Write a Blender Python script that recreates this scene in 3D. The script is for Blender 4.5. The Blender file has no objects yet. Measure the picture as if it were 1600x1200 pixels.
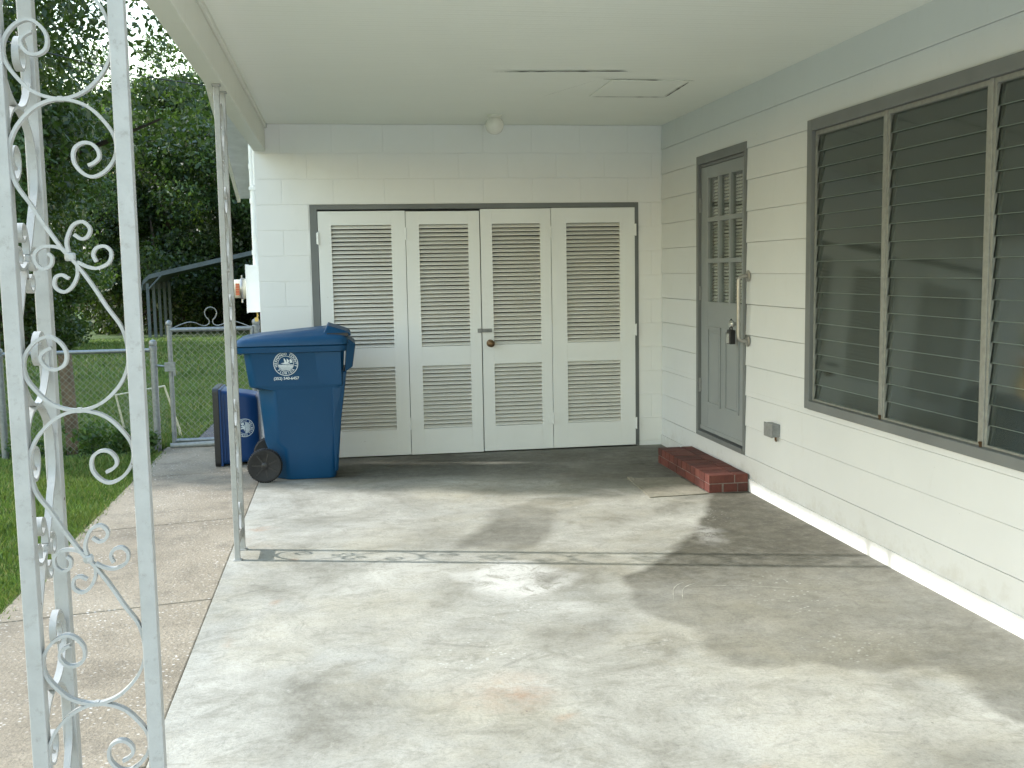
import bpy, bmesh, math, random
import numpy as np
from math import sin, cos, pi, radians
from mathutils import Vector, Matrix, noise
random.seed(7); rng = np.random.default_rng(11)
S = bpy.context.scene
COL = S.collection

# ------------------------------------------------------------------ camera
YAW, PITCH, ROLL = .1551, .1065, -.0174
fw = Vector((sin(YAW)*cos(PITCH), cos(YAW)*cos(PITCH), -sin(PITCH)))
rt = Vector((cos(YAW), -sin(YAW), 0)); up = rt.cross(fw)
rt2 = cos(ROLL)*rt + sin(ROLL)*up; up2 = -sin(ROLL)*rt + cos(ROLL)*up
cam = bpy.data.cameras.new('camera'); camo = bpy.data.objects.new('camera', cam); COL.objects.link(camo)
cam.sensor_width = 36; cam.lens = 1670.8/1600*36; cam.clip_end = 2000; cam.clip_start = .05
camo.matrix_world = Matrix(((rt2.x, up2.x, -fw.x, 0), (rt2.y, up2.y, -fw.y, 0), (rt2.z, up2.z, -fw.z, 1.5234), (0, 0, 0, 1)))
S.camera = camo
# ------------------------------------------------------------------ light
SUN_EL = radians(35.2); SUN_AZ = radians(-75.3)      # azimuth from +Y towards +X
W = bpy.data.worlds.new('World'); S.world = W; W.use_nodes = True
nt = W.node_tree; bg = nt.nodes['Background']
sky = nt.nodes.new('ShaderNodeTexSky'); sky.sky_type = 'NISHITA'; sky.sun_disc = False
sky.sun_elevation = SUN_EL; sky.sun_rotation = SUN_AZ; sky.dust_density = 1.0; sky.air_density = 2.0; sky.ozone_density = 1.5
nt.links.new(sky.outputs[0], bg.inputs[0]); bg.inputs[1].default_value = .15
sl = bpy.data.lights.new('sun', 'SUN'); so = bpy.data.objects.new('sun', sl); COL.objects.link(so)
sl.energy = 2.0; sl.angle = radians(.8); sl.color = (1, .98, .95)
sd = Vector((sin(SUN_AZ)*cos(SUN_EL), cos(SUN_AZ)*cos(SUN_EL), sin(SUN_EL)))
so.rotation_euler = sd.to_track_quat('Z', 'Y').to_euler(); so.location = (-20, 5, 20)
S.view_settings.view_transform = 'Standard'; S.view_settings.look = 'None'; S.view_settings.gamma = 1
S.view_settings.exposure = 1.85
S.cycles.max_bounces = 10; S.cycles.diffuse_bounces = 6; S.cycles.transparent_max_bounces = 24

# ------------------------------------------------------------------ helpers
class MB:
    def __init__(s): s.v = []; s.f = []
    def add(s, vs, fs):
        o = len(s.v); s.v += [tuple(p) for p in vs]; s.f += [tuple(i+o for i in f) for f in fs]; return s
    def box(s, x0, x1, y0, y1, z0, z1):
        return s.add([(x0,y0,z0),(x1,y0,z0),(x1,y1,z0),(x0,y1,z0),(x0,y0,z1),(x1,y0,z1),(x1,y1,z1),(x0,y1,z1)],
            [(0,3,2,1),(4,5,6,7),(0,1,5,4),(1,2,6,5),(2,3,7,6),(3,0,4,7)])
    def hexa(s, p): return s.add(p, [(0,3,2,1),(4,5,6,7),(0,1,5,4),(1,2,6,5),(2,3,7,6),(3,0,4,7)])
    def tube(s, pts, r, n=8, caps=True):
        pts = [Vector(p) for p in pts]; m = len(pts); rs = r if isinstance(r, (list, tuple)) else [r]*m
        ref = None; vs = []
        for i, p in enumerate(pts):
            t = (pts[min(i+1, m-1)] - pts[max(i-1, 0)]).normalized()
            if ref is None:
                ref = t.orthogonal().normalized()
            ref = (ref - t*ref.dot(t)).normalized(); b = t.cross(ref)
            for k in range(n):
                a = 2*pi*k/n; vs.append(p + (ref*cos(a) + b*sin(a))*rs[i])
        fs = [(i*n+k, i*n+(k+1) % n, (i+1)*n+(k+1) % n, (i+1)*n+k) for i in range(m-1) for k in range(n)]
        if caps: fs += [tuple(range(n))[::-1], tuple((m-1)*n+k for k in range(n))]
        return s.add(vs, fs)
    def lathe(s, c, prof, axis='z', n=24):
        # prof: (radius, height) along the axis from c
        vs = []; m = len(prof)
        for r, h in prof:
            for k in range(n):
                a = 2*pi*k/n; u, w = r*cos(a), r*sin(a)
                d = {'z': (u, w, h), 'y': (w, h, u), 'x': (h, u, w)}[axis]
                vs.append((c[0]+d[0], c[1]+d[1], c[2]+d[2]))
        fs = [(i*n+k, i*n+(k+1) % n, (i+1)*n+(k+1) % n, (i+1)*n+k) for i in range(m-1) for k in range(n)]
        fs += [tuple(range(n))[::-1], tuple((m-1)*n+k for k in range(n))]
        return s.add(vs, fs)
    def loft(s, rings, caps=True):
        n = len(rings[0]); vs = [p for r in rings for p in r]
        fs = [(i*n+k, i*n+(k+1) % n, (i+1)*n+(k+1) % n, (i+1)*n+k) for i in range(len(rings)-1) for k in range(n)]
        if caps: fs += [tuple(range(n))[::-1], tuple((len(rings)-1)*n+k for k in range(n))]
        return s.add(vs, fs)
    def ribbon(s, pts, plane, th, dp):
        # flat bar swept along a 2-D path (u,z); plane(u,z,w)->xyz with w across the panel
        m = len(pts); vs = []
        for i in range(m):
            a = Vector(pts[max(i-1, 0)]); b = Vector(pts[min(i+1, m-1)]); t = (b-a).normalized(); nn = Vector((-t.y, t.x))*th/2
            p = Vector(pts[i])
            for sg, w in ((1, -dp/2), (1, dp/2), (-1, dp/2), (-1, -dp/2)):
                q = p + nn*sg; vs.append(plane(q.x, q.y, w))
        fs = [(i*4+k, i*4+(k+1) % 4, (i+1)*4+(k+1) % 4, (i+1)*4+k) for i in range(m-1) for k in range(4)]
        fs += [(3, 2, 1, 0), tuple((m-1)*4+k for k in range(4))]
        return s.add(vs, fs)
    def build(s, name, m, parent=None, smooth=False, bevel=0, label=None, kind=None, seg=2):
        me = bpy.data.meshes.new(name)
        o = bpy.data.objects.new(name, me); COL.objects.link(o)
        off = Vector((0, 0, 0))
        r = parent
        if r is not None:
            o.parent = r
            while r.parent is not None: r = r.parent
            off = Vector(r.location)
        me.from_pydata([(x-off.x, y-off.y, z-off.z) for x, y, z in s.v], [], s.f)
        bm = bmesh.new(); bm.from_mesh(me); bmesh.ops.recalc_face_normals(bm, faces=bm.faces); bm.to_mesh(me); bm.free()
        me.materials.append(m)
        if smooth:
            for p in me.polygons: p.use_smooth = True
        if bevel:
            b = o.modifiers.new('bevel', 'BEVEL'); b.width = bevel; b.segments = seg; b.limit_method = 'ANGLE'; b.angle_limit = radians(40)
        if smooth == 'auto':
            bm = bmesh.new(); bm.from_mesh(me)
            for e in bm.edges:
                if len(e.link_faces) == 2 and e.calc_face_angle() > radians(38): e.smooth = False
            bm.to_mesh(me); bm.free()
        if label: o['label'] = label
        if kind: o['kind'] = kind
        return o
def tag(o, label, cat, group=None, kind=None):
    o['label'] = label; o['category'] = cat
    if group: o['group'] = group
    if kind: o['kind'] = kind
    return o
def empty(name, loc, label, cat, group=None):
    o = bpy.data.objects.new(name, None); COL.objects.link(o); o.location = loc; o.empty_display_size = .2
    return tag(o, label, cat, group)
def copy_tree(o, parent=None):
    c = o.copy(); COL.objects.link(c)
    if parent is not None: c.parent = parent
    for ch in list(o.children): copy_tree(ch, c)
    return c
def catmull(P, k=5):
    P = [Vector(p) for p in P]; Q = [P[0]*2-P[1]] + P + [P[-1]*2-P[-2]]; out = []
    for i in range(1, len(Q)-2):
        a, b, c, d = Q[i-1:i+3]
        for j in range(k):
            t = j/k; out.append(.5*((2*b)+(c-a)*t+(2*a-5*b+4*c-d)*t*t+(3*b-a-3*c+d)*t**3))
    out.append(P[-1]); return out
def rpoly(cs, z, seg=4):
    # cs: corners (x,y,r) ccw -> rounded polygon ring at height z
    n = len(cs); out = []
    for i in range(n):
        p = Vector(cs[i][:2]); r = cs[i][2]; a = Vector(cs[i-1][:2])-p; b = Vector(cs[(i+1) % n][:2])-p
        ra = min(r, a.length*.49, b.length*.49); p0 = p + a.normalized()*ra; p1 = p + b.normalized()*ra
        for j in range(seg+1):
            t = j/seg; q = p0*(1-t)**2 + p*2*t*(1-t) + p1*t*t; out.append((q.x, q.y, z))
    return out

# ------------------------------------------------------------------ materials
def lnk(nt, a, b): nt.links.new(a, b)
class NM:
    def __init__(s, name):
        s.m = bpy.data.materials.new(name); s.m.use_nodes = True; s.nt = s.m.node_tree
        s.b = s.nt.nodes['Principled BSDF']; s.out = s.nt.nodes['Material Output']
        s.tc = s.nt.nodes.new('ShaderNodeTexCoord'); s.co = s.tc.outputs['Object']
    def n(s, t, **k):
        x = s.nt.nodes.new(t)
        for a, b in k.items(): setattr(x, a, b)
        return x
    def l(s, a, b): s.nt.links.new(a, b)
    def val(s, sock, v):
        if hasattr(v, 'is_output') or isinstance(v, bpy.types.NodeSocket): s.l(v, sock)
        else: sock.default_value = v
    def map(s, scale=(1, 1, 1), rot=(0, 0, 0), src=None):
        x = s.n('ShaderNodeMapping'); s.l(src or s.co, x.inputs[0]); x.inputs['Scale'].default_value = scale; x.inputs['Rotation'].default_value = rot; return x.outputs[0]
    def noise(s, scale, detail=4, rough=.55, vec=None, dist=0):
        x = s.n('ShaderNodeTexNoise'); s.l(vec or s.co, x.inputs['Vector']); x.inputs['Scale'].default_value = scale
        x.inputs['Detail'].default_value = detail; x.inputs['Roughness'].default_value = rough; x.inputs['Distortion'].default_value = dist; return x.outputs['Fac']
    def vor(s, scale, feature='F1', vec=None, out='Distance'):
        x = s.n('ShaderNodeTexVoronoi', feature=feature); s.l(vec or s.co, x.inputs['Vector']); x.inputs['Scale'].default_value = scale; return x.outputs[out]
    def ramp(s, fac, stops, interp='LINEAR'):
        x = s.n('ShaderNodeValToRGB'); s.l(fac, x.inputs[0]); cr = x.color_ramp; cr.interpolation = interp
        while len(cr.elements) < len(stops): cr.elements.new(.5)
        for e, (p, c) in zip(cr.elements, stops):
            e.position = p; e.color = (c, c, c, 1) if isinstance(c, (int, float)) else (*c, 1)
        return x.outputs[0]
    def mix(s, fac, a, b, mode='MIX'):
        x = s.n('ShaderNodeMix', data_type='RGBA', blend_type=mode)
        s.val(x.inputs[0], fac)
        for sk, v in ((x.inputs[6], a), (x.inputs[7], b)):
            if isinstance(v, tuple): sk.default_value = (*v, 1)
            elif isinstance(v, (int, float)): sk.default_value = (v, v, v, 1)
            else: s.l(v, sk)
        return x.outputs[2]
    def math(s, op, a, b=0, c=None):
        x = s.n('ShaderNodeMath', operation=op); s.val(x.inputs[0], a); s.val(x.inputs[1], b)
        if c is not None: s.val(x.inputs[2], c)
        return x.outputs[0]
    def xyz(s):
        x = s.n('ShaderNodeSeparateXYZ'); s.l(s.co, x.inputs[0]); return x.outputs
    def col(s, c):
        if isinstance(c, tuple): s.b.inputs['Base Color'].default_value = (*c, 1)
        else: s.l(c, s.b.inputs['Base Color'])
    def set(s, rough=None, metal=None, spec=None):
        if rough is not None: s.val(s.b.inputs['Roughness'], rough)
        if metal is not None: s.b.inputs['Metallic'].default_value = metal
        if spec is not None: s.b.inputs['Specular IOR Level'].default_value = spec
    def bump(s, h, strength=.3, dist=.01):
        x = s.n('ShaderNodeBump'); s.l(h, x.inputs['Height']); x.inputs['Strength'].default_value = strength; x.inputs['Distance'].default_value = dist
        s.l(x.outputs[0], s.b.inputs['Normal'])
def simple(name, c, rough=.5, var=.12, scale=8, metal=0, bump=.15, bs=60, bd=.002, spec=.5):
    M = NM(name); n = M.noise(scale, 5)
    a = tuple(x*(1-var) for x in c); b = tuple(min(1, x*(1+var)) for x in c)
    M.col(M.ramp(n, [(.3, a), (.7, b)])); M.set(rough, metal, spec)
    if bump: M.bump(M.noise(bs, 3), bump, bd)
    return M.m
# wall paint with grime and chips
def wallpaint(name, c, grime=.25, chips=True, bscale=220):
    M = NM(name)
    n = M.noise(1.3, 6, .6); base = M.ramp(n, [(.25, tuple(x*.93 for x in c)), (.75, c)])
    g = M.noise(9, 8, .7, M.map((1, 1, .35))); gm = M.ramp(g, [(.58, 0), (.8, grime)])
    base = M.mix(gm, base, (.42, .40, .33))
    if chips:
        v = M.noise(34, 4, .6); vm = M.ramp(v, [(.735, 0), (.76, .75)]); base = M.mix(vm, base, (.22, .19, .15))
    M.col(base); M.set(.48); M.bump(M.noise(bscale, 3), .25, .0015)
    return M.m
m_block = wallpaint('white_block_paint', (.82, .83, .835), .12, False, 160)
def footgrime(m):
    nt = m.node_tree; b = nt.nodes['Principled BSDF']; src = b.inputs['Base Color'].links[0].from_socket; ge = nt.nodes.new('ShaderNodeNewGeometry'); sp = nt.nodes.new('ShaderNodeSeparateXYZ'); nt.links.new(ge.outputs['Position'], sp.inputs[0])
    nz = nt.nodes.new('ShaderNodeTexNoise'); nz.inputs['Scale'].default_value = 7; nz.inputs['Detail'].default_value = 10; nz.inputs['Roughness'].default_value = .75; nt.links.new(ge.outputs['Position'], nz.inputs['Vector'])
    a = nt.nodes.new('ShaderNodeMath'); a.operation = 'MULTIPLY_ADD'; nt.links.new(nz.outputs[0], a.inputs[0]); a.inputs[1].default_value = -.55; nt.links.new(sp.outputs[2], a.inputs[2])
    rp = nt.nodes.new('ShaderNodeValToRGB'); rp.color_ramp.elements[0].position = 0; rp.color_ramp.elements[0].color = (.24, .24, .24, 1); rp.color_ramp.elements[1].position = .10; rp.color_ramp.elements[1].color = (0, 0, 0, 1)
    ad = nt.nodes.new('ShaderNodeMath'); ad.operation = 'ADD'; ad.inputs[1].default_value = .22; nt.links.new(a.outputs[0], ad.inputs[0]); nt.links.new(ad.outputs[0], rp.inputs[0])
    mx = nt.nodes.new('ShaderNodeMix'); mx.data_type = 'RGBA'; nt.links.new(rp.outputs[0], mx.inputs[0]); nt.links.new(src, mx.inputs[6]); mx.inputs[7].default_value = (.33, .30, .23, 1); nt.links.new(mx.outputs[2], b.inputs['Base Color'])
    return m
m_siding = footgrime(wallpaint('white_siding_paint', (.67, .695, .715), .16, True, 120))
m_trimwhite = wallpaint('white_trim_paint', (.74, .74, .67), .3, False)
m_doorwhite = wallpaint('white_door_paint', (.82, .84, .845), .12, True, 300)
m_slat = wallpaint('aged_louver_paint', (.78, .775, .74), .25, False, 300)
m_roof = simple('roof_membrane', (.45, .45, .43), .8)
m_soffit = simple('soffit_paint', (.62, .64, .66), .6)
m_gray = simple('gray_trim_paint', (.155, .168, .172), .5, .1, 3, bs=180, bump=.2)
m_graydoor = simple('gray_door_paint', (.25, .275, .285), .45, .06, 2, bs=200, bump=.15)
m_dkgap = simple('dark_gap', (.03, .028, .022), .9)
m_interior = simple('interior_paint', (.30, .29, .26), .8)
m_dark = simple('storage_dark', (.20, .20, .20), .9)
m_alu = simple('aluminium_frame', (.27, .28, .265), .5, .15, 30, metal=.3)
m_steel = simple('brushed_steel', (.40, .39, .37), .38, .12, 30, metal=.8)
m_chrome = simple('satin_chrome', (.6, .6, .58), .22, .05, 30, metal=.9)
m_black = simple('black_plastic', (.018, .018, .02), .45, .2, 30)
m_brass = simple('aged_brass', (.16, .10, .055), .38, .3, 60, metal=.8)
m_canopy = simple('weathered_canopy_metal', (.10, .12, .135), .6, .2, 3, metal=.3)
m_galv = simple('galvanised_steel', (.24, .26, .27), .5, .18, 40, metal=.55)
m_fencewire = simple('fence_wire', (.25, .27, .23), .55, .2, 40, metal=.4)
m_wood = simple('weathered_wood', (.14, .10, .065), .85, .3, 12, bump=.6, bd=.004)
m_globe = simple('opal_glass', (.80, .78, .72), .25, .05, 20)
m_pvc = simple('white_pipe_paint', (.78, .80, .80), .4, .05, 10)
m_jbox = simple('grey_box_paint', (.22, .23, .235), .5, .15, 40)
# painted iron
M = NM('painted_iron'); n = M.noise(14, 6, .65); base = M.ramp(n, [(.3, (.315, .32, .31)), (.7, (.385, .39, .38))])
d = M.ramp(M.noise(45, 7, .75), [(.56, 0), (.74, .6)]); base = M.mix(d, base, (.17, .16, .13))
r_ = M.ramp(M.noise(22, 5, .7, M.map((1, 1, 1))), [(.685, 0), (.71, 1)]); base = M.mix(r_, base, (.07, .035, .02))
M.col(base); M.set(.42); M.bump(M.noise(160, 4), .4, .0015); m_iron = M.m
# ceiling: beaded boards
M = NM('ceiling_paint'); x, y, z = M.xyz()
n = M.noise(.9, 6, .6); base = M.ramp(n, [(.25, (.80, .82, .76)), (.75, (.84, .86, .80))])
st = M.noise(3, 8, .7, M.map((.5, 12, 1))); base = M.mix(M.ramp(st, [(.62, 0), (.8, .12)]), base, (.4, .38, .3)); M.set(.6)
fr = M.math('FRACT', M.math('MULTIPLY', y, 1/.085)); gr = M.ramp(fr, [(0, 0), (.03, 1), (.5, .92), (.53, .5), (.56, .92), (.97, 1), (1, 0)])
gd = M.ramp(fr, [(0, .22), (.05, 0), (.49, 0), (.53, .16), (.57, 0), (.95, 0), (1, .22)]); base = M.mix(M.math('MULTIPLY', gd, M.ramp(M.noise(1.4, 6, .7, M.map((1, 3, 1))), [(.35, .15), (.6, 1)])), base, (.34, .33, .26)); M.col(base)
M.bump(M.math('ADD', gr, M.math('MULTIPLY', M.noise(30, 4), .25)), .6, .006); m_ceil = M.m
# plastics
def plastic(name, c):
    M = NM(name); n = M.noise(3, 6, .6)
    base = M.ramp(n, [(.3, tuple(x*.88 for x in c)), (.7, c)])
    d = M.ramp(M.noise(26, 8, .8), [(.6, 0), (.8, .18)]); base = M.mix(d, base, (.25, .27, .28))
    M.col(base); M.set(M.ramp(M.noise(9, 4), [(.3, .34), (.7, .5)]), None, .35); M.bump(M.noise(350, 2), .2, .0008); return M.m
m_blue = plastic('blue_plastic', (.003, .056, .145)); m_blue2 = plastic('navy_plastic', (.005, .042, .15))
m_decal = simple('white_decal', (.62, .68, .72), .5, .1, 60, bump=0)
m_tyre = simple('black_rubber', (.014, .014, .015), .7, .3, 40)
# bricks and mortar
M = NM('red_brick'); oi = M.n('ShaderNodeAttribute', attribute_name='tone', attribute_type='GEOMETRY')
t = M.math('ADD', oi.outputs['Fac'], M.math('MULTIPLY', M.math('SUBTRACT', M.noise(14, 7, .7), .5), .9))
base = M.ramp(t, [(.1, (.045, .015, .012)), (.5, (.115, .030, .022)), (.9, (.19, .065, .045))])
base = M.mix(M.ramp(M.noise(60, 6, .8), [(.6, 0), (.75, .5)]), base, (.12, .07, .06)); M.col(base); M.set(.75); M.bump(M.noise(120, 6, .7), .6, .003); m_brick = M.m
m_mortar = simple('mortar', (.20, .165, .145), .9, .2, 40, bump=.6)
# mat
M = NM('woven_mat'); base = M.ramp(M.noise(10, 8, .75), [(.3, (.15, .14, .105)), (.7, (.29, .272, .215))]); M.col(base); M.set(.95)
M.bump(M.math('ADD', M.noise(250, 3), M.vor(180)), .8, .004); m_mat = M.m
# glass
M = NM('louver_glass'); tr = M.n('ShaderNodeBsdfTransparent'); tr.inputs[0].default_value = (.80, .86, .83, 1)
gl = M.n('ShaderNodeBsdfGlossy'); gl.inputs['Roughness'].default_value = .06; gl.inputs[0].default_value = (.9, .95, .92, 1)
df = M.n('ShaderNodeBsdfDiffuse'); df.inputs[0].default_value = (.105, .128, .120, 1)
fr = M.n('ShaderNodeFresnel'); fr.inputs[0].default_value = 1.5
m1 = M.n('ShaderNodeMixShader'); M.l(M.ramp(M.noise(5, 6, .7), [(.3, .32), (.8, .5)]), m1.inputs[0]); M.l(tr.outputs[0], m1.inputs[1]); M.l(df.outputs[0], m1.inputs[2])
m2 = M.n('ShaderNodeMixShader'); M.l(M.math('MULTIPLY', fr.outputs[0], 1.3), m2.inputs[0]); M.l(m1.outputs[0], m2.inputs[1]); M.l(gl.outputs[0], m2.inputs[2]); M.l(m2.outputs[0], M.out.inputs[0]); m_glass = M.m
M = NM('clear_glass'); tr = M.n('ShaderNodeBsdfTransparent'); tr.inputs[0].default_value = (.95, .97, .96, 1)
gl = M.n('ShaderNodeBsdfGlossy'); gl.inputs['Roughness'].default_value = .03; m2 = M.n('ShaderNodeMixShader'); fr = M.n('ShaderNodeFresnel'); fr.inputs[0].default_value = 1.45
M.l(M.math('MULTIPLY', fr.outputs[0], .5), m2.inputs[0]); M.l(tr.outputs[0], m2.inputs[1]); M.l(gl.outputs[0], m2.inputs[2]); M.l(m2.outputs[0], M.out.inputs[0]); m_clear = M.m
m_glassedge = simple('glass_edge', (.20, .25, .225), .3, .1, 20, bump=0)
M = NM('insect_screen'); tr = M.n('ShaderNodeBsdfTransparent'); df = M.n('ShaderNodeBsdfDiffuse'); df.inputs[0].default_value = (.055, .065, .058, 1)
m1 = M.n('ShaderNodeMixShader'); m1.inputs[0].default_value = .5; M.l(tr.outputs[0], m1.inputs[1]); M.l(df.outputs[0], m1.inputs[2]); M.l(m1.outputs[0], M.out.inputs[0]); m_screen = M.m
m_curtain = simple('sheer_curtain', (.42, .44, .40), .9, .1, 20)
# foliage
def leafmat(name, dark, light, trans=.3, ns=.8):
    M = NM(name); geo = M.n('ShaderNodeObjectInfo')
    t = M.math('ADD', M.noise(ns, 3, .6), M.math('MULTIPLY', M.math('SUBTRACT', geo.outputs['Random'], .5), .25))
    isl = M.n('ShaderNodeNewGeometry').outputs['Random Per Island']; isl0 = isl
    t = M.math('ADD', t, M.math('MULTIPLY', M.math('SUBTRACT', isl, .5), .45))
    c = M.ramp(t, [(.25, dark), (.75, light)])
    if 'grass' in name: c = M.mix(M.ramp(isl0, [(.86, 0), (.88, .75)]), c, (.26, .22, .09)); c = M.mix(M.ramp(M.noise(1.6, 8, .7), [(.5, 0), (.68, .5)]), c, (.16, .17, .05))
    M.col(c); M.set(.45)
    tb = M.n('ShaderNodeBsdfTranslucent'); M.l(M.mix(.5, c, (.18, .30, .03)), tb.inputs[0])
    ms = M.n('ShaderNodeMixShader'); ms.inputs[0].default_value = trans; M.l(M.b.outputs[0], ms.inputs[1]); M.l(tb.outputs[0], ms.inputs[2]); M.l(ms.outputs[0], M.out.inputs[0]); return M.m
m_leafA = leafmat('oak_leaves', (.007, .017, .006), (.036, .068, .017), .28, .35)
m_leafB = leafmat('broad_leaves', (.010, .028, .009), (.075, .140, .042), .35, .35)
m_leafC = leafmat('pale_leaves', (.035, .075, .028), (.11, .19, .07), .35, .4)
m_grassblade = leafmat('grass_blades', (.040, .085, .016), (.15, .24, .055), .25, 1.2)
m_weed = leafmat('weed_leaves', (.02, .06, .015), (.07, .14, .03))
m_bark = simple('bark', (.075, .06, .045), .95, .3, 8, bump=.8, bs=25, bd=.02)
# lawn ground
M = NM('lawn_soil'); x, y, z = M.xyz()
base = M.ramp(M.noise(2.2, 8, .7), [(.3, (.028, .055, .013)), (.55, (.055, .105, .022)), (.8, (.085, .14, .035))])
dirt = M.ramp(M.noise(.8, 7, .7), [(.55, 0), (.68, .85)]); base = M.mix(dirt, base, (.09, .065, .04)); M.col(base); M.set(.95); M.bump(M.noise(30, 8, .8), 1, .04); m_lawn = M.m
# walkway
M = NM('walkway_concrete')
base = M.ramp(M.noise(1.1, 8, .65), [(.25, (.140, .118, .085)), (.5, (.250, .215, .160)), (.8, (.325, .288, .225))])
agg = M.ramp(M.vor(38), [(.16, 1), (.26, 0)]); am = M.math('MULTIPLY', agg, M.ramp(M.noise(2.3, 6), [(.40, .05), (.62, .8)])); base = M.mix(am, base, (.56, .54, .50))
dk = M.ramp(M.noise(3.2, 12, .8), [(.50, 0), (.66, .55)]); base = M.mix(dk, base, (.085, .07, .052)); gr_ = M.ramp(M.noise(60, 8, .8), [(.35, .72), (.65, 1.12)]); base = M.mix(1.0, base, gr_, 'MULTIPLY'); M.col(base); M.set(.85)
M.bump(M.math('ADD', M.noise(90, 6, .7), M.math('MULTIPLY', M.vor(75), .5)), .6, .006); m_walk = M.m
m_asph = simple('dark_path', (.075, .07, .078), .9, .25, 8, bump=.6, bd=.006)
m_drive = simple('driveway_concrete', (.50, .50, .48), .9, .15, 2)
# carport slab: stains and some painted shade carried by a vertex attribute
M = NM('slab_concrete')
at = M.n('ShaderNodeAttribute', attribute_name='stain_shade', attribute_type='GEOMETRY'); sp = M.n('ShaderNodeSeparateColor'); M.l(at.outputs['Color'], sp.inputs[0])
at2 = M.n('ShaderNodeAttribute', attribute_name='stain_shade2', attribute_type='GEOMETRY'); sp2 = M.n('ShaderNodeSeparateColor'); M.l(at2.outputs['Color'], sp2.inputs[0])
n1 = M.noise(1.5, 10, .72, None, .5); base = M.ramp(n1, [(.32, (.155, .148, .120)), (.44, (.255, .250, .215)), (.55, (.320, .316, .278)), (.68, (.42, .415, .37))])
warm = M.ramp(M.noise(.8, 6, .65), [(.47, 0), (.66, .6)]); base = M.mix(warm, base, (.35, .325, .245))
cool = M.ramp(M.noise(1.15, 7, .7, M.map((1, 1, 1), (0, 0, 1.1))), [(.5, 0), (.66, .5)]); base = M.mix(cool, base, (.34, .35, .33))
sm = M.ramp(M.noise(5.2, 12, .82, M.map((1, 1.5, 1)), .9), [(.50, 0), (.60, .38), (.75, .62)]); base = M.mix(sm, base, (.135, .128, .096))
sc = M.ramp(M.noise(13, 14, .9, M.map((1, .55, 1), (0, 0, .7)), .6), [(.53, 0), (.62, .5), (.7, .7)]); base = M.mix(sc, base, (.12, .118, .098))
lt = M.ramp(M.noise(7.5, 12, .8, M.map((1, 1, 1), (0, 0, .3)), 1.2), [(.57, 0), (.70, .55)]); base = M.mix(lt, base, (.46, .455, .41))
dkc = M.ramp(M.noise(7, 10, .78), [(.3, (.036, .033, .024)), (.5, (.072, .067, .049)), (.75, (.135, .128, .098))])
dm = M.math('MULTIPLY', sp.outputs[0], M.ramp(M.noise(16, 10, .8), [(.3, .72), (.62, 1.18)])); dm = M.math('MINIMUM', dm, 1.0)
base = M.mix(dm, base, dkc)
base = M.mix(M.math('MULTIPLY', sp.outputs[2], M.ramp(M.noise(10, 9, .75), [(.38, .05), (.62, .8)])), base, (.27, .155, .085))
base = M.mix(M.math('MULTIPLY', sp.outputs[1], M.ramp(M.noise(8, 10, .8, None, .8), [(.40, .0), (.52, .85)])), base, (.50, .50, .47))
spk = M.ramp(M.vor(26, vec=M.map((1, 1.5, 1))), [(.13, 1), (.20, 0)]); base = M.mix(M.math('MULTIPLY', spk, sp2.outputs[0]), base, (.46, .47, .44))
fl = M.ramp(M.vor(6.5, vec=M.map((1, 1, 1), (0, 0, .4))), [(.022, 1), (.035, 0)]); base = M.mix(M.math('MULTIPLY', fl, .6), base, (.06, .05, .04))
grn = M.ramp(M.noise(70, 10, .85), [(.34, .66), (.47, .97), (.66, 1.16)]); base = M.mix(1.0, base, grn, 'MULTIPLY')
ck = M.vor(.9, 'DISTANCE_TO_EDGE', vec=None); ckn = M.ramp(M.math('ADD', ck, M.math('MULTIPLY', M.math('SUBTRACT', M.noise(5, 9, .8), .5), .10)), [(.0, .55), (.0045, 0)])
base = M.mix(M.math('MULTIPLY', ckn, M.ramp(M.noise(.7, 3), [(.50, 0), (.62, .7)])), base, (.09, .085, .07))
M.col(base); M.set(M.ramp(M.noise(3, 6), [(.3, .62), (.7, .85)]))
M.bump(M.math('ADD', M.noise(55, 8, .7), M.math('MULTIPLY', n1, .8)), .35, .006); m_slab = M.m
m_crack = simple('joint_dirt', (.06, .05, .035), .95, .4, 20)

# ------------------------------------------------------------------ ground
def gz(x, y): return -.045 - .03*max(0, min(y, 62)-10.2)
ys = [-60, -30, -12, -5, 0, 4, 7, 9, 10, 11, 13, 16, 20, 25, 30, 36, 43, 52, 62, 90, 160, 400]
xs = [-400, -150, -60, -30, -18, -12, -9, -7, -5, -3.5, -2.5, -1.6, 0, 3, 8, 20, 60, 150, 400]
b = MB(); b.add([(x, y, gz(x, y)) for y in ys for x in xs], [(j*len(xs)+i, j*len(xs)+i+1, (j+1)*len(xs)+i+1, (j+1)*len(xs)+i) for j in range(len(ys)-1) for i in range(len(xs)-1)])
b.build('ground', m_lawn, kind='structure')
# carport slab
X0, X1, Y0, Y1 = -.655, 2.70, 1.80, 8.86
st = .02; nx = int((X1-X0)/st)+1; ny = int((Y1-Y0)/st)+1
gx = np.linspace(X0, X1, nx); gy = np.linspace(Y0, Y1, ny); GX, GY = np.meshgrid(gx, gy)
def vnoise(sc, seed):
    # cheap multi-octave value noise on the grid
    out = np.zeros_like(GX); amp = 1
    r = np.random.default_rng(seed)
    for o in range(5):
        n = 64; T = r.random((n, n))*2-1; u = (GX*sc+7) % (n-1); v = (GY*sc+7) % (n-1)
        i = u.astype(int); j = v.astype(int); fu = u-i; fv = v-j; fu = fu*fu*(3-2*fu); fv = fv*fv*(3-2*fv)
        out += amp*((T[j, i]*(1-fu)+T[j, i+1]*fu)*(1-fv)+(T[j+1, i]*(1-fu)+T[j+1, i+1]*fu)*fv); amp *= .55; sc *= 2.1
    return out
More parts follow.
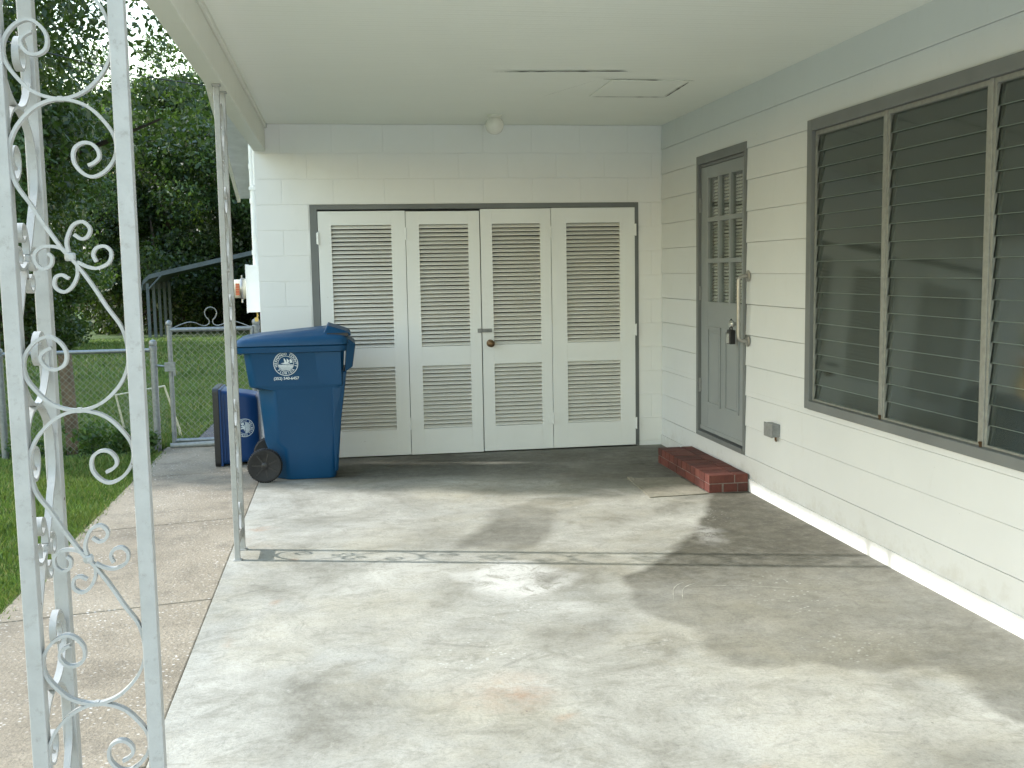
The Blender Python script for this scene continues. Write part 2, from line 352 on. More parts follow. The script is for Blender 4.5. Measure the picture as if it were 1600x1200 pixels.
wx, wy = vnoise(2.2, 1)*.10, vnoise(2.2, 2)*.10; nn = vnoise(1.3, 3)
def poly(P, soft, warp=1.0):
    px = GX+wx*warp; py = GY+wy*warp; ins = np.zeros(GX.shape, bool); dist = np.full(GX.shape, 9.)
    n = len(P)
    for i in range(n):
        x0, y0 = P[i]; x1, y1 = P[(i+1) % n]
        if y0 != y1:
            c = ((y0 > py) != (y1 > py)) & (px < (x1-x0)*(py-y0)/(y1-y0)+x0); ins ^= c
        L = max(1e-9, (x1-x0)**2+(y1-y0)**2); t = np.clip(((px-x0)*(x1-x0)+(py-y0)*(y1-y0))/L, 0, 1)
        dist = np.minimum(dist, np.hypot(px-x0-t*(x1-x0), py-y0-t*(y1-y0)))
    s = np.where(ins, dist, -dist); return np.clip(.5+s/soft*.5, 0, 1)
def blob(cx, cy, rx, ry, soft=.5, warp=1.0):
    d = np.hypot((GX+wx*warp-cx)/rx, (GY+wy*warp-cy)/ry); return np.clip((1-d)/soft+.0, 0, 1)
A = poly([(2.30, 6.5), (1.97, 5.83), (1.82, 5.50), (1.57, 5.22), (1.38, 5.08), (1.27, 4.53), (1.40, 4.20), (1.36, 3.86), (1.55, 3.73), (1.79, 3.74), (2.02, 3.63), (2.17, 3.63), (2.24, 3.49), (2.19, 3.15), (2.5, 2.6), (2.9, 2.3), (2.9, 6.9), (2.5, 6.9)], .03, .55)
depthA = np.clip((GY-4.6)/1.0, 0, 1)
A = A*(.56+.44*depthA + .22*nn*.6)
Bz = poly([(.905, 6.68), (1.18, 6.81), (1.29, 6.49), (1.225, 6.0), (1.05, 5.67), (.86, 5.575), (.67, 5.75), (.52, 5.69), (.75, 6.2)], .05, .5)*np.clip(.50+.25*nn, 0, 1)
damp_shade = poly([(-.6, 8.9), (2.8, 8.9), (2.8, 6.6), (2.42, 6.72), (1.95, 7.1), (1.5, 7.55), (.9, 7.75), (.3, 7.8), (-.1, 7.7), (-.6, 8.2)], .20, .9)*(.82+.20*nn)  # damp back band, with part of the shade there painted into the colour
Dz = blob(1.9, 2.75, .5, .55, .7)*(.35+.3*nn) + blob(1.25, 6.35, .6, .25, .7)*.12 + blob(.1, 4.9, .45, .22, .9)*.14 + blob(.55, 4.5, .35, .3, .9)*.15
dark = np.clip(np.maximum.reduce([A, Bz, damp_shade, Dz, .12*np.clip(vnoise(.9, 9), 0, 1)]), 0, 1)
dark = np.maximum(dark, poly([(.80, 5.05), (.86, 5.20), (1.10, 5.22), (1.06, 5.10), (.93, 5.02)], .05, .5)*.5)
white = np.maximum.reduce([poly([(.51, 5.27), (.79, 5.40), (1.06, 5.24), (1.14, 5.18), (1.02, 5.04), (.86, 4.94), (.73, 4.79), (.635, 4.97), (.53, 5.15)], .06, .9)*.95,
    blob(2.02, 5.75, .12, .35, .8)*.5, blob(1.35, 6.9, .35, .12, .8)*.45, blob(.95, 4.55, .2, .12, .8)*.5, blob(1.6, 3.2, .5, .35, 1)*.28])
white *= 1-poly([(.82, 5.06), (.88, 5.18), (1.08, 5.20), (1.05, 5.11), (.93, 5.03)], .05, .5)*.8
rust = np.maximum.reduce([blob(.50, 3.67, .25, .24, .9, .9)*.75, blob(-.447, 6.43, .09, .09, .6)*.8, blob(-.35, 5.675, .04, .03, .6), blob(.658, 3.37, .07, .04, .7)*.6, blob(1.2, 2.95, .08, .06, .8)*.7,
    blob(-.42, 4.95, .03, .06, .7)*.6, blob(-.44, 4.45, .025, .12, .8)*.5, blob(-.3, 3.0, .25, .15, 1)*.3, blob(-.55, 6.1, .08, .25, 1)*.35])
speck = np.maximum.reduce([blob(.50, 4.12, .26, .22, .5), blob(.68, 4.62, .15, .2, .6), blob(2.08, 4.62, .3, .45, .7)*.7, blob(2.0, 3.9, .4, .2, .7)*.5, blob(2.2, 6.2, .2, .3, .7)*.5])
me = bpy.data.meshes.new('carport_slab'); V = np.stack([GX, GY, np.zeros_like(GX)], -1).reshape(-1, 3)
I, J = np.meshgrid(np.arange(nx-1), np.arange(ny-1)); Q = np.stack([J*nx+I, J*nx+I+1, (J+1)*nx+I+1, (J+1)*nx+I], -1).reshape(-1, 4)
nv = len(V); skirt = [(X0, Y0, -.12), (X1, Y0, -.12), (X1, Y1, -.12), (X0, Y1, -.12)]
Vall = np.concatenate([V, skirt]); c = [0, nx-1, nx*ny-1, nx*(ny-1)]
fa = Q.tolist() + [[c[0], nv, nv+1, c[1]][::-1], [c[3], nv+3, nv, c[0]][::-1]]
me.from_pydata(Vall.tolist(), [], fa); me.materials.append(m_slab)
for nm, chs in (('stain_shade', (dark, white, rust)), ('stain_shade2', (speck, speck*0, speck*0))):
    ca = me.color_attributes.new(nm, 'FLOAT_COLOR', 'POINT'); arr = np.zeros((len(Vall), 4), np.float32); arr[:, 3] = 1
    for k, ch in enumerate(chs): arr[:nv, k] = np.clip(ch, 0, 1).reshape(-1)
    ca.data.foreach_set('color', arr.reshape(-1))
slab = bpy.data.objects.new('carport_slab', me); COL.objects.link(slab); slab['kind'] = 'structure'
def scuff(pts, w, m, name):
    b = MB(); P = catmull([(x, y) for x, y in pts], 8); vs = []
    for i, p in enumerate(P):
        t = (P[min(i+1, len(P)-1)]-P[max(i-1, 0)]).normalized(); q = Vector((-t.y, t.x))*w*(.35+abs(noise.noise(Vector((p.x*30, p.y*30, 5))))*1.6)*min(1, i/3+.15, (len(P)-1-i)/3+.15)
        vs += [(p.x+q.x, p.y+q.y, .0012), (p.x-q.x, p.y-q.y, .0012)]
    b.add(vs, [(2*i, 2*i+2, 2*i+3, 2*i+1) for i in range(len(P)-1)]); b.build(name, m, kind='structure')
m_scuff = simple('pale_scuff', (.30, .295, .25), .9, .3, 30, bump=0)
scuff([(1.58, 4.80), (1.78, 4.77), (1.98, 4.70), (2.12, 4.62)], .004, m_scuff, 'floor_scuff')
scuff([(1.50, 4.62), (1.56, 4.78), (1.66, 4.86)], .003, m_scuff, 'floor_scuff'); scuff([(1.45, 4.60), (1.52, 4.80), (1.62, 4.90)], .003, m_scuff, 'floor_scuff')
scuff([(1.05, 4.05), (1.30, 4.10), (1.40, 4.06)], .0025, m_scuff, 'floor_scuff')
# walkway of jointed panels
J = [(-1.6, -1.6), (-.1, -.05), (1.62, 1.7), (3.36, 3.345), (4.93, 5.10), (6.63, 6.83), (8.35, 8.55), (9.85, 9.80)]
b = MB()
for (a0, a1), (b0, b1) in zip(J[:-1], J[1:]):
    g = .005; xl = -1.60; xr = -.659
    b.hexa([(xl, a0+g, -.12), (xr, a1+g, -.12), (xr, b1-g, -.12), (xl, b0-g, -.12), (xl, a0+g, -.004), (xr, a1+g, -.004), (xr, b1-g, -.004), (xl, b0-g, -.004)])
b.build('walkway', m_walk, bevel=.006, kind='structure')
b = MB(); b.box(-1.62, -.60, -1.6, 9.84, -.14, -.014); b.build('walkway_joint_soil', m_crack, kind='structure')
b = MB(); ps = [(-1.42, 9.9), (-.66, 9.9), (-.66, 13.2), (-.9, 13.2), (-1.2, 13.1), (-1.44, 12.8)]
b.add([(x, y, gz(x, y)+.02) for x, y in ps], [(0, 1, 2, 3, 4, 5)]); b.build('path', m_asph, kind='structure')
b = MB(); b.box(-3.5, 6.0, -30, -1.62, -.2, -.03); b.box(-.655, 2.685, -1.615, 1.79, -.2, -.004); b.build('driveway', m_drive, kind='structure')

# grass blades
def blades(n, fx, fy, h, w, name, dens=None, lean=.5):
    x = fx(n); y = fy(n)
    z = np.array([gz(a, c_) for a, c_ in zip(x, y)]); ang = rng.random(n)*2*pi; hh = h*(.5+rng.random(n)); la = rng.random(n)*2*pi; ll = hh*lean*rng.random(n)*1.4
    ww = w*(.6+.8*rng.random(n)); dx = np.cos(ang)*ww; dy = np.sin(ang)*ww; Vv = np.zeros((n, 4, 3))
    Vv[:, 0] = np.stack([x-dx, y-dy, z-.005], -1); Vv[:, 1] = np.stack([x+dx, y+dy, z-.005], -1)
    Vv[:, 2] = np.stack([x+dx*.7+np.cos(la)*ll*.45, y+dy*.7+np.sin(la)*ll*.45, z+hh*.65], -1); Vv[:, 3] = np.stack([x+np.cos(la)*ll, y+np.sin(la)*ll, z+hh], -1)
    me = bpy.data.meshes.new(name); me.vertices.add(n*4); me.vertices.foreach_set('co', Vv.reshape(-1)); me.loops.add(n*6); me.polygons.add(n*2)
    base = np.arange(n)*4; L = np.stack([base, base+1, base+2, base, base+2, base+3], -1).reshape(-1)
    me.loops.foreach_set('vertex_index', L.astype(np.int32)); me.polygons.foreach_set('loop_start', np.arange(0, n*6, 3).astype(np.int32)); me.polygons.foreach_set('loop_total', np.full(n*2, 3, np.int32)); me.update(); me.validate()
    me.materials.append(m_grassblade); return me
def joinmesh(ms, name):
    bm = bmesh.new()
    for m_ in ms: bm.from_mesh(m_)
    me = bpy.data.meshes.new(name); bm.to_mesh(me); bm.free(); me.materials.append(m_grassblade); return me
g1 = blades(100000, lambda n: -1.61-np.abs(rng.random(n))**1.3*2.6+np.abs(rng.normal(0, .03, n)), lambda n: 4.4+rng.random(n)*5.2, .042, .0028, 'g')
g2 = blades(110000, lambda n: -1.43-rng.random(n)*5.4, lambda n: 9.9+rng.random(n)**1.5*14, .06, .006, 'g')
g3 = blades(60000, lambda n: -10+rng.random(n)*10, lambda n: 20+rng.random(n)*26, .11, .018, 'g')
gr = bpy.data.objects.new('grass', joinmesh([g1, g2, g3], 'grass')); COL.objects.link(gr); tag(gr, 'green lawn grass beside the walkway and beyond the wire fence', 'grass', kind='stuff')

# ------------------------------------------------------------------ house
XR, YB, ZC = 2.686, 8.829, 2.704
H = empty('house', (2.686, 8.829, 0), 'white painted house wall and carport roof with grey trimmed door and louvered storage doors', 'house')
DY0, DY1, DZ0, DZ1 = 6.887, 7.897, .235, 2.344      # entry door trim
WY0, WY1, WZ0, WZ1 = 3.10, 5.922, .682, 2.344       # window trim
# siding boards (each lapped over the one below)
ez = [.23+.2065*k for k in range(13)]
b = MB()
def board(y0, y1, za, zb, zk):
    def xs_(z): t = (z-zk)/.2065; return 2.681+.0065*t
    b.hexa([(xs_(za), y0, za), (2.72, y0, za), (2.72, y1, za), (xs_(za), y1, za), (xs_(zb), y0, zb), (2.72, y0, zb), (2.72, y1, zb), (xs_(zb), y1, zb)])
joints = [.9, 2.1, -.4]
for k, zk in enumerate(ez[:12]):
    zt = min(zk+.2065, ZC)
    cuts = sorted({zk, zt, *[c for c in (DZ0, DZ1, WZ0, WZ1) if zk < c < zt]})
    for za, zb in zip(cuts[:-1], cuts[1:]):
        iv = [(-1.6, YB-.002)]
        for (a, c, z0, z1) in ((DY0+.01, DY1-.01, DZ0, DZ1), (WY0+.01, WY1-.01, WZ0, WZ1)):
            if za >= z0-1e-6 and zb <= z1+1e-6:
                iv = [q for (p, r) in iv for q in (((p, a), (c, r)) if (p < a and c < r) else ((p, r),))]
        for p, r in iv: board(p, r, za+((.0036 if zk < 1.3 else .0017) if za == zk else 0), zb, zk)
b.box(2.686, 2.72, -1.6, YB-.002, -.02, .2285)
b.box(2.676, 2.6858, -1.6, YB-.002, -.02, .085)
b.build('side_wall', m_siding, H, bevel=.0015, seg=1)
# block wall of the storage room
b = MB(); OX0, OX1, OZ = -.241, 2.481, 2.069
yi = YB+.004
b.box(-.66, OX0, yi, yi+.2, -.02, OZ); b.box(OX1, 2.90, yi, yi+.2, -.02, OZ); b.box(-.66, 2.90, yi, yi+.2, OZ, 2.95)
lines = [2.704]+[2.4752-.2032*k for k in range(13)]
for r in range(13):
    z1, z0 = lines[r], max(lines[r+1], -.02)
    off = -.4524 if r % 2 == 0 else -.4524+.2032
    xsj = sorted([-.66]+[off+.4064*k for k in range(-1, 9) if -.655 < off+.4064*k < 2.70]+[2.70])
    segs = []
    for a, c in zip(xsj[:-1], xsj[1:]):
        if z0 >= OZ-.001: segs.append((a, c, z0, z1))
        else:
            zz = OZ if z1 > OZ else None
            for lo, hi in ((a, min(c, OX0)), (max(a, OX1), c)):
                if hi-lo > .01: segs.append((lo, hi, z0, z1))
            if zz and min(c, OX1)-max(a, OX0) > .01: segs.append((max(a, OX0), min(c, OX1), OZ, z1))
    for a, c, p, q in segs:
        ga = .0013 if a > -.65 else 0
        b.box(a+ga, c-.0013, YB, yi+.001, p+.0022, q-.0022)
b.build('storage_wall', m_block, H, bevel=.0012, seg=1)
b = MB(); b.box(-.66, -.46, yi+.201, 11.2, -.3, 2.62); b.box(-.66, 7, 11.2, 11.4, -.5, 2.62); b.box(2.92, 3.1, yi+.201, 11.2, -.3, 2.9); b.box(-.46, 2.9, yi+.25, 11.2, -.1, -.02)
b.build('back_wall', m_block, H)
b = MB(); b.box(-.655, 2.90, YB+.21, 11.15, 2.55, 2.60); b.build('storage_ceiling', m_dark, H)
b = MB(); b.box(-.45, 2.9, 9.6, 9.62, -.02, 2.5); b.build('storage_shelf_back', m_dark, H)
# ceiling, beam, roof
b = MB(); b.box(-.575, 2.72, 1.9, YB+.003, ZC, ZC+.02); b.build('ceiling', m_ceil, H)
b = MB(); b.box(-.66, -.568, 2.03, 8.828, 2.492, 2.80); b.box(-.66, 2.66, 1.94, 2.0295, 2.492, 2.80); b.box(-.5675, -.549, 2.03, 8.827, 2.672, 2.7035); b.build('beam', m_trimwhite, H, bevel=.003)
b = MB(); b.box(-.72, 6.2, 1.86, 8.83, 2.81, 2.95); b.box(2.60, 6.2, -1.7, 1.86, 2.81, 2.95); b.box(2.60, 2.75, -1.7, 1.86, 2.705, 2.81); b.build('carport_roof', m_roof, H)
b = MB(); b.box(-.76, -.721, 1.82, 8.9, 2.70, 2.96); b.box(-.72, 2.6, 1.82, 1.859, 2.70, 2.96); b.build('fascia', m_trimwhite, H, bevel=.003)
# sloping roof over the storage room, its rake overhanging to the left
b = MB()
def rz(y): return 2.335+.33*(11.22-y)
for (z_, t_) in ((0, .12),):
    y0_, y1_ = 9.0, 11.35
    b.hexa([(-1.0, y0_, rz(y0_)), (7, y0_, rz(y0_)), (7, y1_, rz(y1_)), (-1.0, y1_, rz(y1_)), (-1.0, y0_, rz(y0_)+t_), (7, y0_, rz(y0_)+t_), (7, y1_, rz(y1_)+t_), (-1.0, y1_, rz(y1_)+t_)])
b.build('storage_roof', m_soffit, H)
b = MB(); b.hexa([(-1.03, 9.0, rz(9)-.03), (-1.001, 9.0, rz(9)-.03), (-1.001, 11.37, rz(11.37)-.03), (-1.03, 11.37, rz(11.37)-.03), (-1.03, 9.0, rz(9)+.15), (-1.001, 9.0, rz(9)+.15), (-1.001, 11.37, rz(11.37)+.15), (-1.03, 11.37, rz(11.37)+.15)])
b.build('rake_board', m_trimwhite, H)
# interior room behind the window and door
b = MB(); b.box(2.74, 5.6, -1.5, 8.7, .05, .1); b.box(2.74, 5.6, -1.5, 8.7, 2.60, 2.65); b.box(5.6, 5.65, -1.5, 8.7, .05, 2.65); b.box(2.74, 5.65, -1.55, -1.5, .05, 2.65); b.box(2.74, 5.65, 6.3, 6.35, .05, 2.65); b.box(2.74, 5.65, 8.7, 8.75, .05, 2.65)
b.build('interior_room', m_interior, H)
b = MB(); b.box(5.7, 6.0, -1.6, 11.2, -.1, 2.8); b.box(2.73, 6, -1.62, -1.6, -.1, 2.8); b.build('end_wall', m_block, H)
# ceiling hatch, gaps
b = MB(); b.box(1.72, 2.23, 6.72, 7.34, 2.699, 2.7036)
b.build('ceiling_hatch', m_ceil, H, bevel=.001)
b = MB()
def gap(x0, y0, x1, y1, w):
    n = 14; d = Vector((x1-x0, y1-y0)); nrm = Vector((-d.y, d.x)).normalized(); pts = []
    for i in range(n+1):
        t = i/n; ww = w*(.35+.9*abs(noise.noise(Vector((t*9+x0, y0*3, 1)))))*min(1, 6*t+.2, 6*(1-t)+.2); p = Vector((x0, y0))+d*t; pts.append((p-nrm*ww, p+nrm*ww))
    b.add([(q.x, q.y, 2.6985) for pr in pts for q in pr], [(2*i, 2*i+1, 2*i+3, 2*i+2) for i in range(n)])
gap(1.745, 7.357, 2.263, 7.345, .015); gap(2.263, 7.345, 2.238, 6.76, .008); gap(1.66, 6.69, 2.05, 6.70, .016); gap(2.18, 6.70, 2.26, 6.705, .006)
gap(.93, 6.475, 1.10, 6.470, .003); gap(1.0, 6.47, 1.74, 6.41, .018); gap(1.62, 6.70, 1.40, 7.36, .0012)
b.build('ceiling_gap', m_dkgap, H)
# ---- storage doors
b = MB(); yf = YB-.006
b.box(OX0, OX0+.058, yf, YB+.05, 0, OZ+.0); b.box(OX1-.034, OX1, yf, YB+.05, 0, OZ); b.box(OX0+.058, OX1-.034, yf, YB+.05, OZ-.040, OZ)
b.build('storage_frame', m_gray, H, bevel=.002)
doors = [(-.178, .520, 2.014, -.074, .407, .004, 0), (.525, 1.128, 2.008, .632, 1.036, .002, .004), (1.136, 1.724, 2.023, 1.233, 1.636, .006, .001), (1.729, 2.443, 2.026, 1.856, 2.315, .008, .006)]
for i, (x0, x1, zt, l0, l1, zb, dy) in enumerate(doors):
    y0, y1 = YB-.022-dy, YB+.010-dy
    lev = [(.222+.0, .745), (.905, 1.902)]
    b = MB(); b.box(x0, l0, y0, y1, zb+.006, zt); b.box(l1, x1, y0, y1, zb+.006, zt)
    b.box(l0, l1, y0+.0003, y1, zb+.006, lev[0][0]); b.box(l0, l1, y0+.0003, y1, lev[0][1], lev[1][0]); b.box(l0, l1, y0+.0003, y1, lev[1][1], zt-.0003)
    D = b.build('storage_door', m_doorwhite, H, bevel=.0015)
    s = MB()
    for za, zb_ in lev:
        n = int(round((zb_-za)/.0335)); p = (zb_-za)/n
        for k in range(n):
            zc = za+p*(k+.5); jt = random.uniform(-.0012, .0012)
            s.hexa([(l0-.001, y0+.004, zc-.0130+jt), (l1+.001, y0+.004, zc-.0130+jt), (l1+.001, y1-.002, zc+.0060+jt), (l0-.001, y1-.002, zc+.0060+jt),
                    (l0-.001, y0+.004, zc-.0070+jt), (l1+.001, y0+.004, zc-.0070+jt), (l1+.001, y1-.002, zc+.0120+jt), (l0-.001, y1-.002, zc+.0120+jt)])
    s.build('louver_slats', m_slat, D)
    if i in (0, 2):
        for zc in (1.83, .27):
            hb = MB(); xm = (x1+doors[i+1][0])/2; y0 = YB-.022-max(dy, doors[i+1][6]); yy = y0-.004
            hb.box(xm-.036, xm-.006, yy, y0+.001, zc-.045, zc+.045); hb.box(xm+.006, xm+.036, yy, y0+.001, zc-.045, zc+.045); hb.tube([(xm, yy-.003, zc-.05), (xm, yy-.003, zc+.05)], .006)
            for zz in (-.03, .03):
                for xx in (-.024, .024): hb.lathe((xm+xx, yy, zc+zz), [(.0045, -.002), (.003, .0)], 'y', 8)
            hb.build('hinge', m_doorwhite, D)
    if i in (0, 3):
        for zc in ((1.80, .95) if i == 0 else (1.84, 1.0, .20)):
            hb = MB(); xm = x0-.004 if i == 0 else x1+.004; hb.box(xm-.012, xm+.004, y0-.003, y0+.01, zc-.045, zc+.045); hb.tube([(xm+.003, y0-.006, zc-.05), (xm+.003, y0-.006, zc+.05)], .006); hb.build('hinge', m_doorwhite, D)
    if i == 2:
        kb = MB(); kb.lathe((1.200, y0, .918), [(.032, .0), (.032, -.006), (.013, -.012), (.013, -.03), (.024, -.038), (.030, -.052), (.028, -.064), (.016, -.072), (.002, -.073)], 'y', 24); kb.build('door_knob', m_brass, D, smooth='auto')
        kb = MB(); kb.box(1.095, 1.130, y0-.010, y0+.0, 1.008, 1.042); kb.box(1.132, 1.215, y0-.008, y0-.0005, 1.010, 1.040); kb.box(1.150, 1.165, y0-.018, y0-.008, 1.014, 1.036); kb.tube([(1.155, y0-.013, 1.02), (1.205, y0-.013, 1.02)], .004); kb.build('hasp', m_jbox, D, bevel=.001)
# ---- entry door
b = MB(); xt = 2.674
b.box(xt, 2.74, DY1-.045, DY1, DZ0, DZ1); b.box(xt, 2.74, DY0, DY0+.035, DZ0, DZ1); b.box(xt, 2.74, DY0+.035, DY1-.045, DZ1-.062, DZ1); b.box(xt-.004, 2.74, DY0+.035, DY1-.045, DZ0, DZ0+.035)
b.box(2.692, 2.74, DY0+.035, DY1-.045, DZ1-.085, DZ1-.064)
b.build('door_trim', m_gray, H, bevel=.002)
dy0, dy1, dz0, dz1 = DY0+.040, DY1-.050, DZ0+.048, DZ1-.088
gy0, gy1, gz0, gz1 = 7.005, 7.700, 1.262, 2.168
b = MB(); xd0, xd1 = 2.697, 2.735
b.box(xd0, xd1, dy0, gy0, dz0, dz1); b.box(xd0, xd1, gy1, dy1, dz0, dz1); b.box(xd0+.0002, xd1, gy0, gy1, dz0, gz0); b.box(xd0+.0002, xd1, gy0, gy1, gz1, dz1)
for py0, py1 in ((7.04, 7.318), (7.41, 7.69)):   # moulded lower panels
    pz0, pz1 = .487, 1.077; w = .022; x_ = xd0-.009
    for (a, c, p, q) in ((py0, py1, pz0, pz0+w), (py0, py1, pz1-w, pz1), (py0, py0+w, pz0+w, pz1-w), (py1-w, py1, pz0+w, pz1-w)): b.box(x_, xd0+.0005, a, c, p, q)
    b.box(xd0-.003, xd0+.0005, py0+.045, py1-.045, pz0+.045, pz1-.045)
b.box(xd0-.006, xd0+.0005, dy0, dy1, dz0, dz0+.03)
for k in (1, 2):
    yy = gy0+(gy1-gy0)*k/3; b.box(xd0-.002, xd1, yy-.016, yy+.016, gz0, gz1); zz = gz0+(gz1-gz0)*k/3; b.box(xd0-.0023, xd1, gy0, gy1, zz-.016, zz+.016)
D = b.build('entry_door', m_graydoor, H, bevel=.002)
b = MB(); b.box(xd0+.016, xd0+.019, gy0, gy1, gz0, gz1); b.build('door_glass', m_clear, D)
b = MB()
for k in range(38):
    zc = gz0+.01+k*.0236; tlt = random.uniform(-.001, .001)
    b.hexa([(2.742, gy0, zc-.007), (2.752, gy0, zc+.008+tlt), (2.752, gy1, zc+.008), (2.742, gy1, zc-.007), (2.7405, gy0, zc-.006), (2.7505, gy0, zc+.009+tlt), (2.7505, gy1, zc+.009), (2.7405, gy1, zc-.006)])
b.build('blind', simple('blind_slats', (.78, .78, .75), .5), D)
for zc in (1.98, 1.32, .62):
    hb = MB(); hb.tube([(xd0-.008, dy1+.002, zc-.05), (xd0-.008, dy1+.002, zc+.05)], .007); hb.box(xd0-.006, xd0, dy1-.012, dy1+.004, zc-.048, zc+.048)
    for q in (-.05, -.017, .017, .05): hb.lathe((xd0-.008, dy1+.002, zc+q), [(.0085, -.003), (.0085, .003)], 'z', 10)
    hb.build('hinge', m_jbox, D)
b = MB(); b.lathe((xd0, 7.055, 1.125), [(.030, 0), (.030, -.008), (.012, -.014), (.012, -.034), (.024, -.042), (.028, -.056), (.022, -.068), (.004, -.071)], 'x', 24); b.build('door_knob', m_chrome, D, smooth='auto')
b = MB(); b.lathe((xd0, 7.055, 1.235), [(.028, 0), (.028, -.010), (.020, -.016), (.0, -.016)], 'x', 20)
b.build('deadbolt', m_jbox, D, smooth='auto')
# ---- window
Wn = MB(); xw = 2.668
Wn.box(xw, 2.745, WY1-.062, WY1, WZ0, WZ1); Wn.box(xw, 2.745, WY0, WY0+.062, WZ0, WZ1); Wn.box(xw, 2.745, WY0+.062, WY1-.062, WZ1-.066, WZ1); Wn.box(xw-.006, 2.745, WY0+.062, WY1-.062, WZ0, WZ0+.05)
win = Wn.build('window', m_gray, H, bevel=.003)
win['label'] = 'wide glass louver window with grey wooden surround'
bays = [(5.058, 5.856), (4.185, 5.032), (3.165, 4.155)]
for yc in (5.045, 4.170):
    mb = MB(); mb.box(2.684, 2.745, yc-.014, yc+.013, WZ0+.05, WZ1-.066); mb.build('mullion', m_alu, win, bevel=.002)
za, zb_ = WZ0+.052, WZ1-.068
for (a, c) in bays:
    fm = MB(); gl = MB(); ge = MB(); cl = fm
    fm.box(2.690, 2.740, a, a+.018, za, zb_); fm.box(2.690, 2.740, c-.018, c, za, zb_); fm.box(2.690, 2.740, a+.018, c-.018, zb_-.022, zb_); fm.box(2.690, 2.740, a+.018, c-.018, za, za+.010)
    n = 17; p = (zb_-za-.032)/n
    for k in range(n):
        z0 = za+.008+k*p
        tz = random.uniform(-.0015, .0015)
        gl.hexa([(2.700+tz, a+.014, z0), (2.705+tz, a+.014, z0), (2.705+tz, c-.014, z0), (2.700+tz, c-.014, z0), (2.712, a+.014, z0+p+.012), (2.717, a+.014, z0+p+.012), (2.717, c-.014, z0+p+.012), (2.712, c-.014, z0+p+.012)])
        ge.box(2.6990+tz, 2.7056+tz, a+.014, c-.014, z0-.0022, z0-.0001)
        for yy in (a+.014, c-.018): cl.hexa([(2.694, yy, z0-.004), (2.708, yy, z0-.004), (2.708, yy+.004, z0-.004), (2.694, yy+.004, z0-.004), (2.706, yy, z0+p-.004), (2.722, yy, z0+p-.004), (2.722, yy+.004, z0+p-.004), (2.706, yy+.004, z0+p-.004)])
    fm.build('sash_frame', m_alu, win); gl.build('glass_louvers', m_glass, win); ge.build('louver_edges', m_glassedge, win)
b = MB(); b.box(2.731, 2.7315, bays[2][0]+.02, bays[0][1]-.02, za, zb_); b.build('insect_screen', m_screen, win)
for (a, c) in bays:
    cv = MB()
    for (p, q) in ((c-.16, c-.05), (a+.02, a+.08)):
        n = 14
        vs = []
        for i in range(n+1):
            yy = p+(q-p)*i/n; xx = 2.80+.012*sin(i*2.1)
            vs += [(xx, yy, za-.05), (xx, yy, zb_+.05)]
        cv.add(vs, [(2*i, 2*i+2, 2*i+3, 2*i+1) for i in range(n)])
    cv.build('curtain', m_curtain, win, smooth=True)
for yc in (5.045, 4.170):
    ck = MB(); ck.box(2.678, 2.690, yc-.010, yc+.004, za-.002, za+.022); ck.tube([(2.680, yc-.003, za+.01), (2.672, yc-.003, za+.02)], .004)
    ck.build('crank_stub', m_brass, win)

# ------------------------------------------------------------------ fixtures on the house
b = MB(); yb = 6.842
for zc in (1.455, 1.020): b.lathe((2.680, yb, zc), [(.038, 0), (.038, -.006), (.030, -.010), (.016, -.012)], 'x', 28)
R_ = .035; pts = [(2.676, yb, 1.455)]+[(2.676-.030-R_*sin(t), yb, 1.455-R_*(1-cos(t))) for t in np.linspace(0, pi/2, 8)]
pts += [(2.676-.030-R_*cos(t), yb, 1.020+R_*(1-sin(t))) for t in np.linspace(0, pi/2, 8)]+[(2.676, yb, 1.020)]
gb = empty('grab_bar', (2.68, yb, 1.02), 'brushed steel grab bar mounted upright on the siding beside the grey door', 'grab bar')
b2 = MB(); b2.tube(pts, .0125, 16); b2.build('bar', m_steel, gb, smooth='auto')
for zc in (1.455, 1.020):
    f = MB(); f.lathe((2.680, yb, zc), [(.038, 0), (.038, -.006), (.030, -.010), (.016, -.012)], 'x', 28); f.build('flange', m_steel, gb, smooth='auto')
lb = empty('lockbox', (2.62, 7.06, 1.0), 'small black key lockbox hanging from the knob of the grey door', 'lockbox')
b = MB(); b.box(2.622, 2.664, 7.030, 7.092, .985, 1.085); b.build('body', m_black, lb, bevel=.006)
b = MB(); b.box(2.616, 2.6215, 7.036, 7.086, .992, 1.060)
b.build('faceplate', m_chrome, lb, bevel=.002)
b = MB(); b.tube([(2.643, 7.040, 1.080), (2.643, 7.038, 1.12), (2.643, 7.048, 1.150), (2.643, 7.062, 1.157), (2.643, 7.076, 1.150), (2.643, 7.086, 1.12), (2.643, 7.084, 1.080)], .0045, 8); b.build('shackle', m_black, lb, smooth='auto')
jb = empty('outlet_box', (2.66, 6.36, .44), 'small grey weatherproof outlet box on the white siding', 'outlet box')
b = MB(); b.box(2.634, 2.684, 6.300, 6.425, .448, .528); b.build('box', m_jbox, jb, bevel=.004)
b = MB(); b.box(2.627, 2.6335, 6.296, 6.429, .444, .532); b.lathe((2.6275, 6.33, .488), [(.006, 0), (.006, -.003), (.003, -.004)], 'x', 10); b.build('cover', m_jbox, jb, bevel=.002)
b = MB(); b.tube([(2.665, 6.33, .448), (2.667, 6.33, .425), (2.675, 6.345, .418)], .007, 8); b.build('conduit_stub', m_brass, jb)
cl_ = empty('ceiling_light', (1.194, 8.28, 2.704), 'small round white glass globe light on the carport ceiling', 'ceiling light')
b = MB(); b.lathe((1.194, 8.28, 2.7035), [(.060, 0), (.058, -.010), (.047, -.016), (.045, -.022)], 'z', 28); b.build('base', m_trimwhite, cl_, smooth='auto')
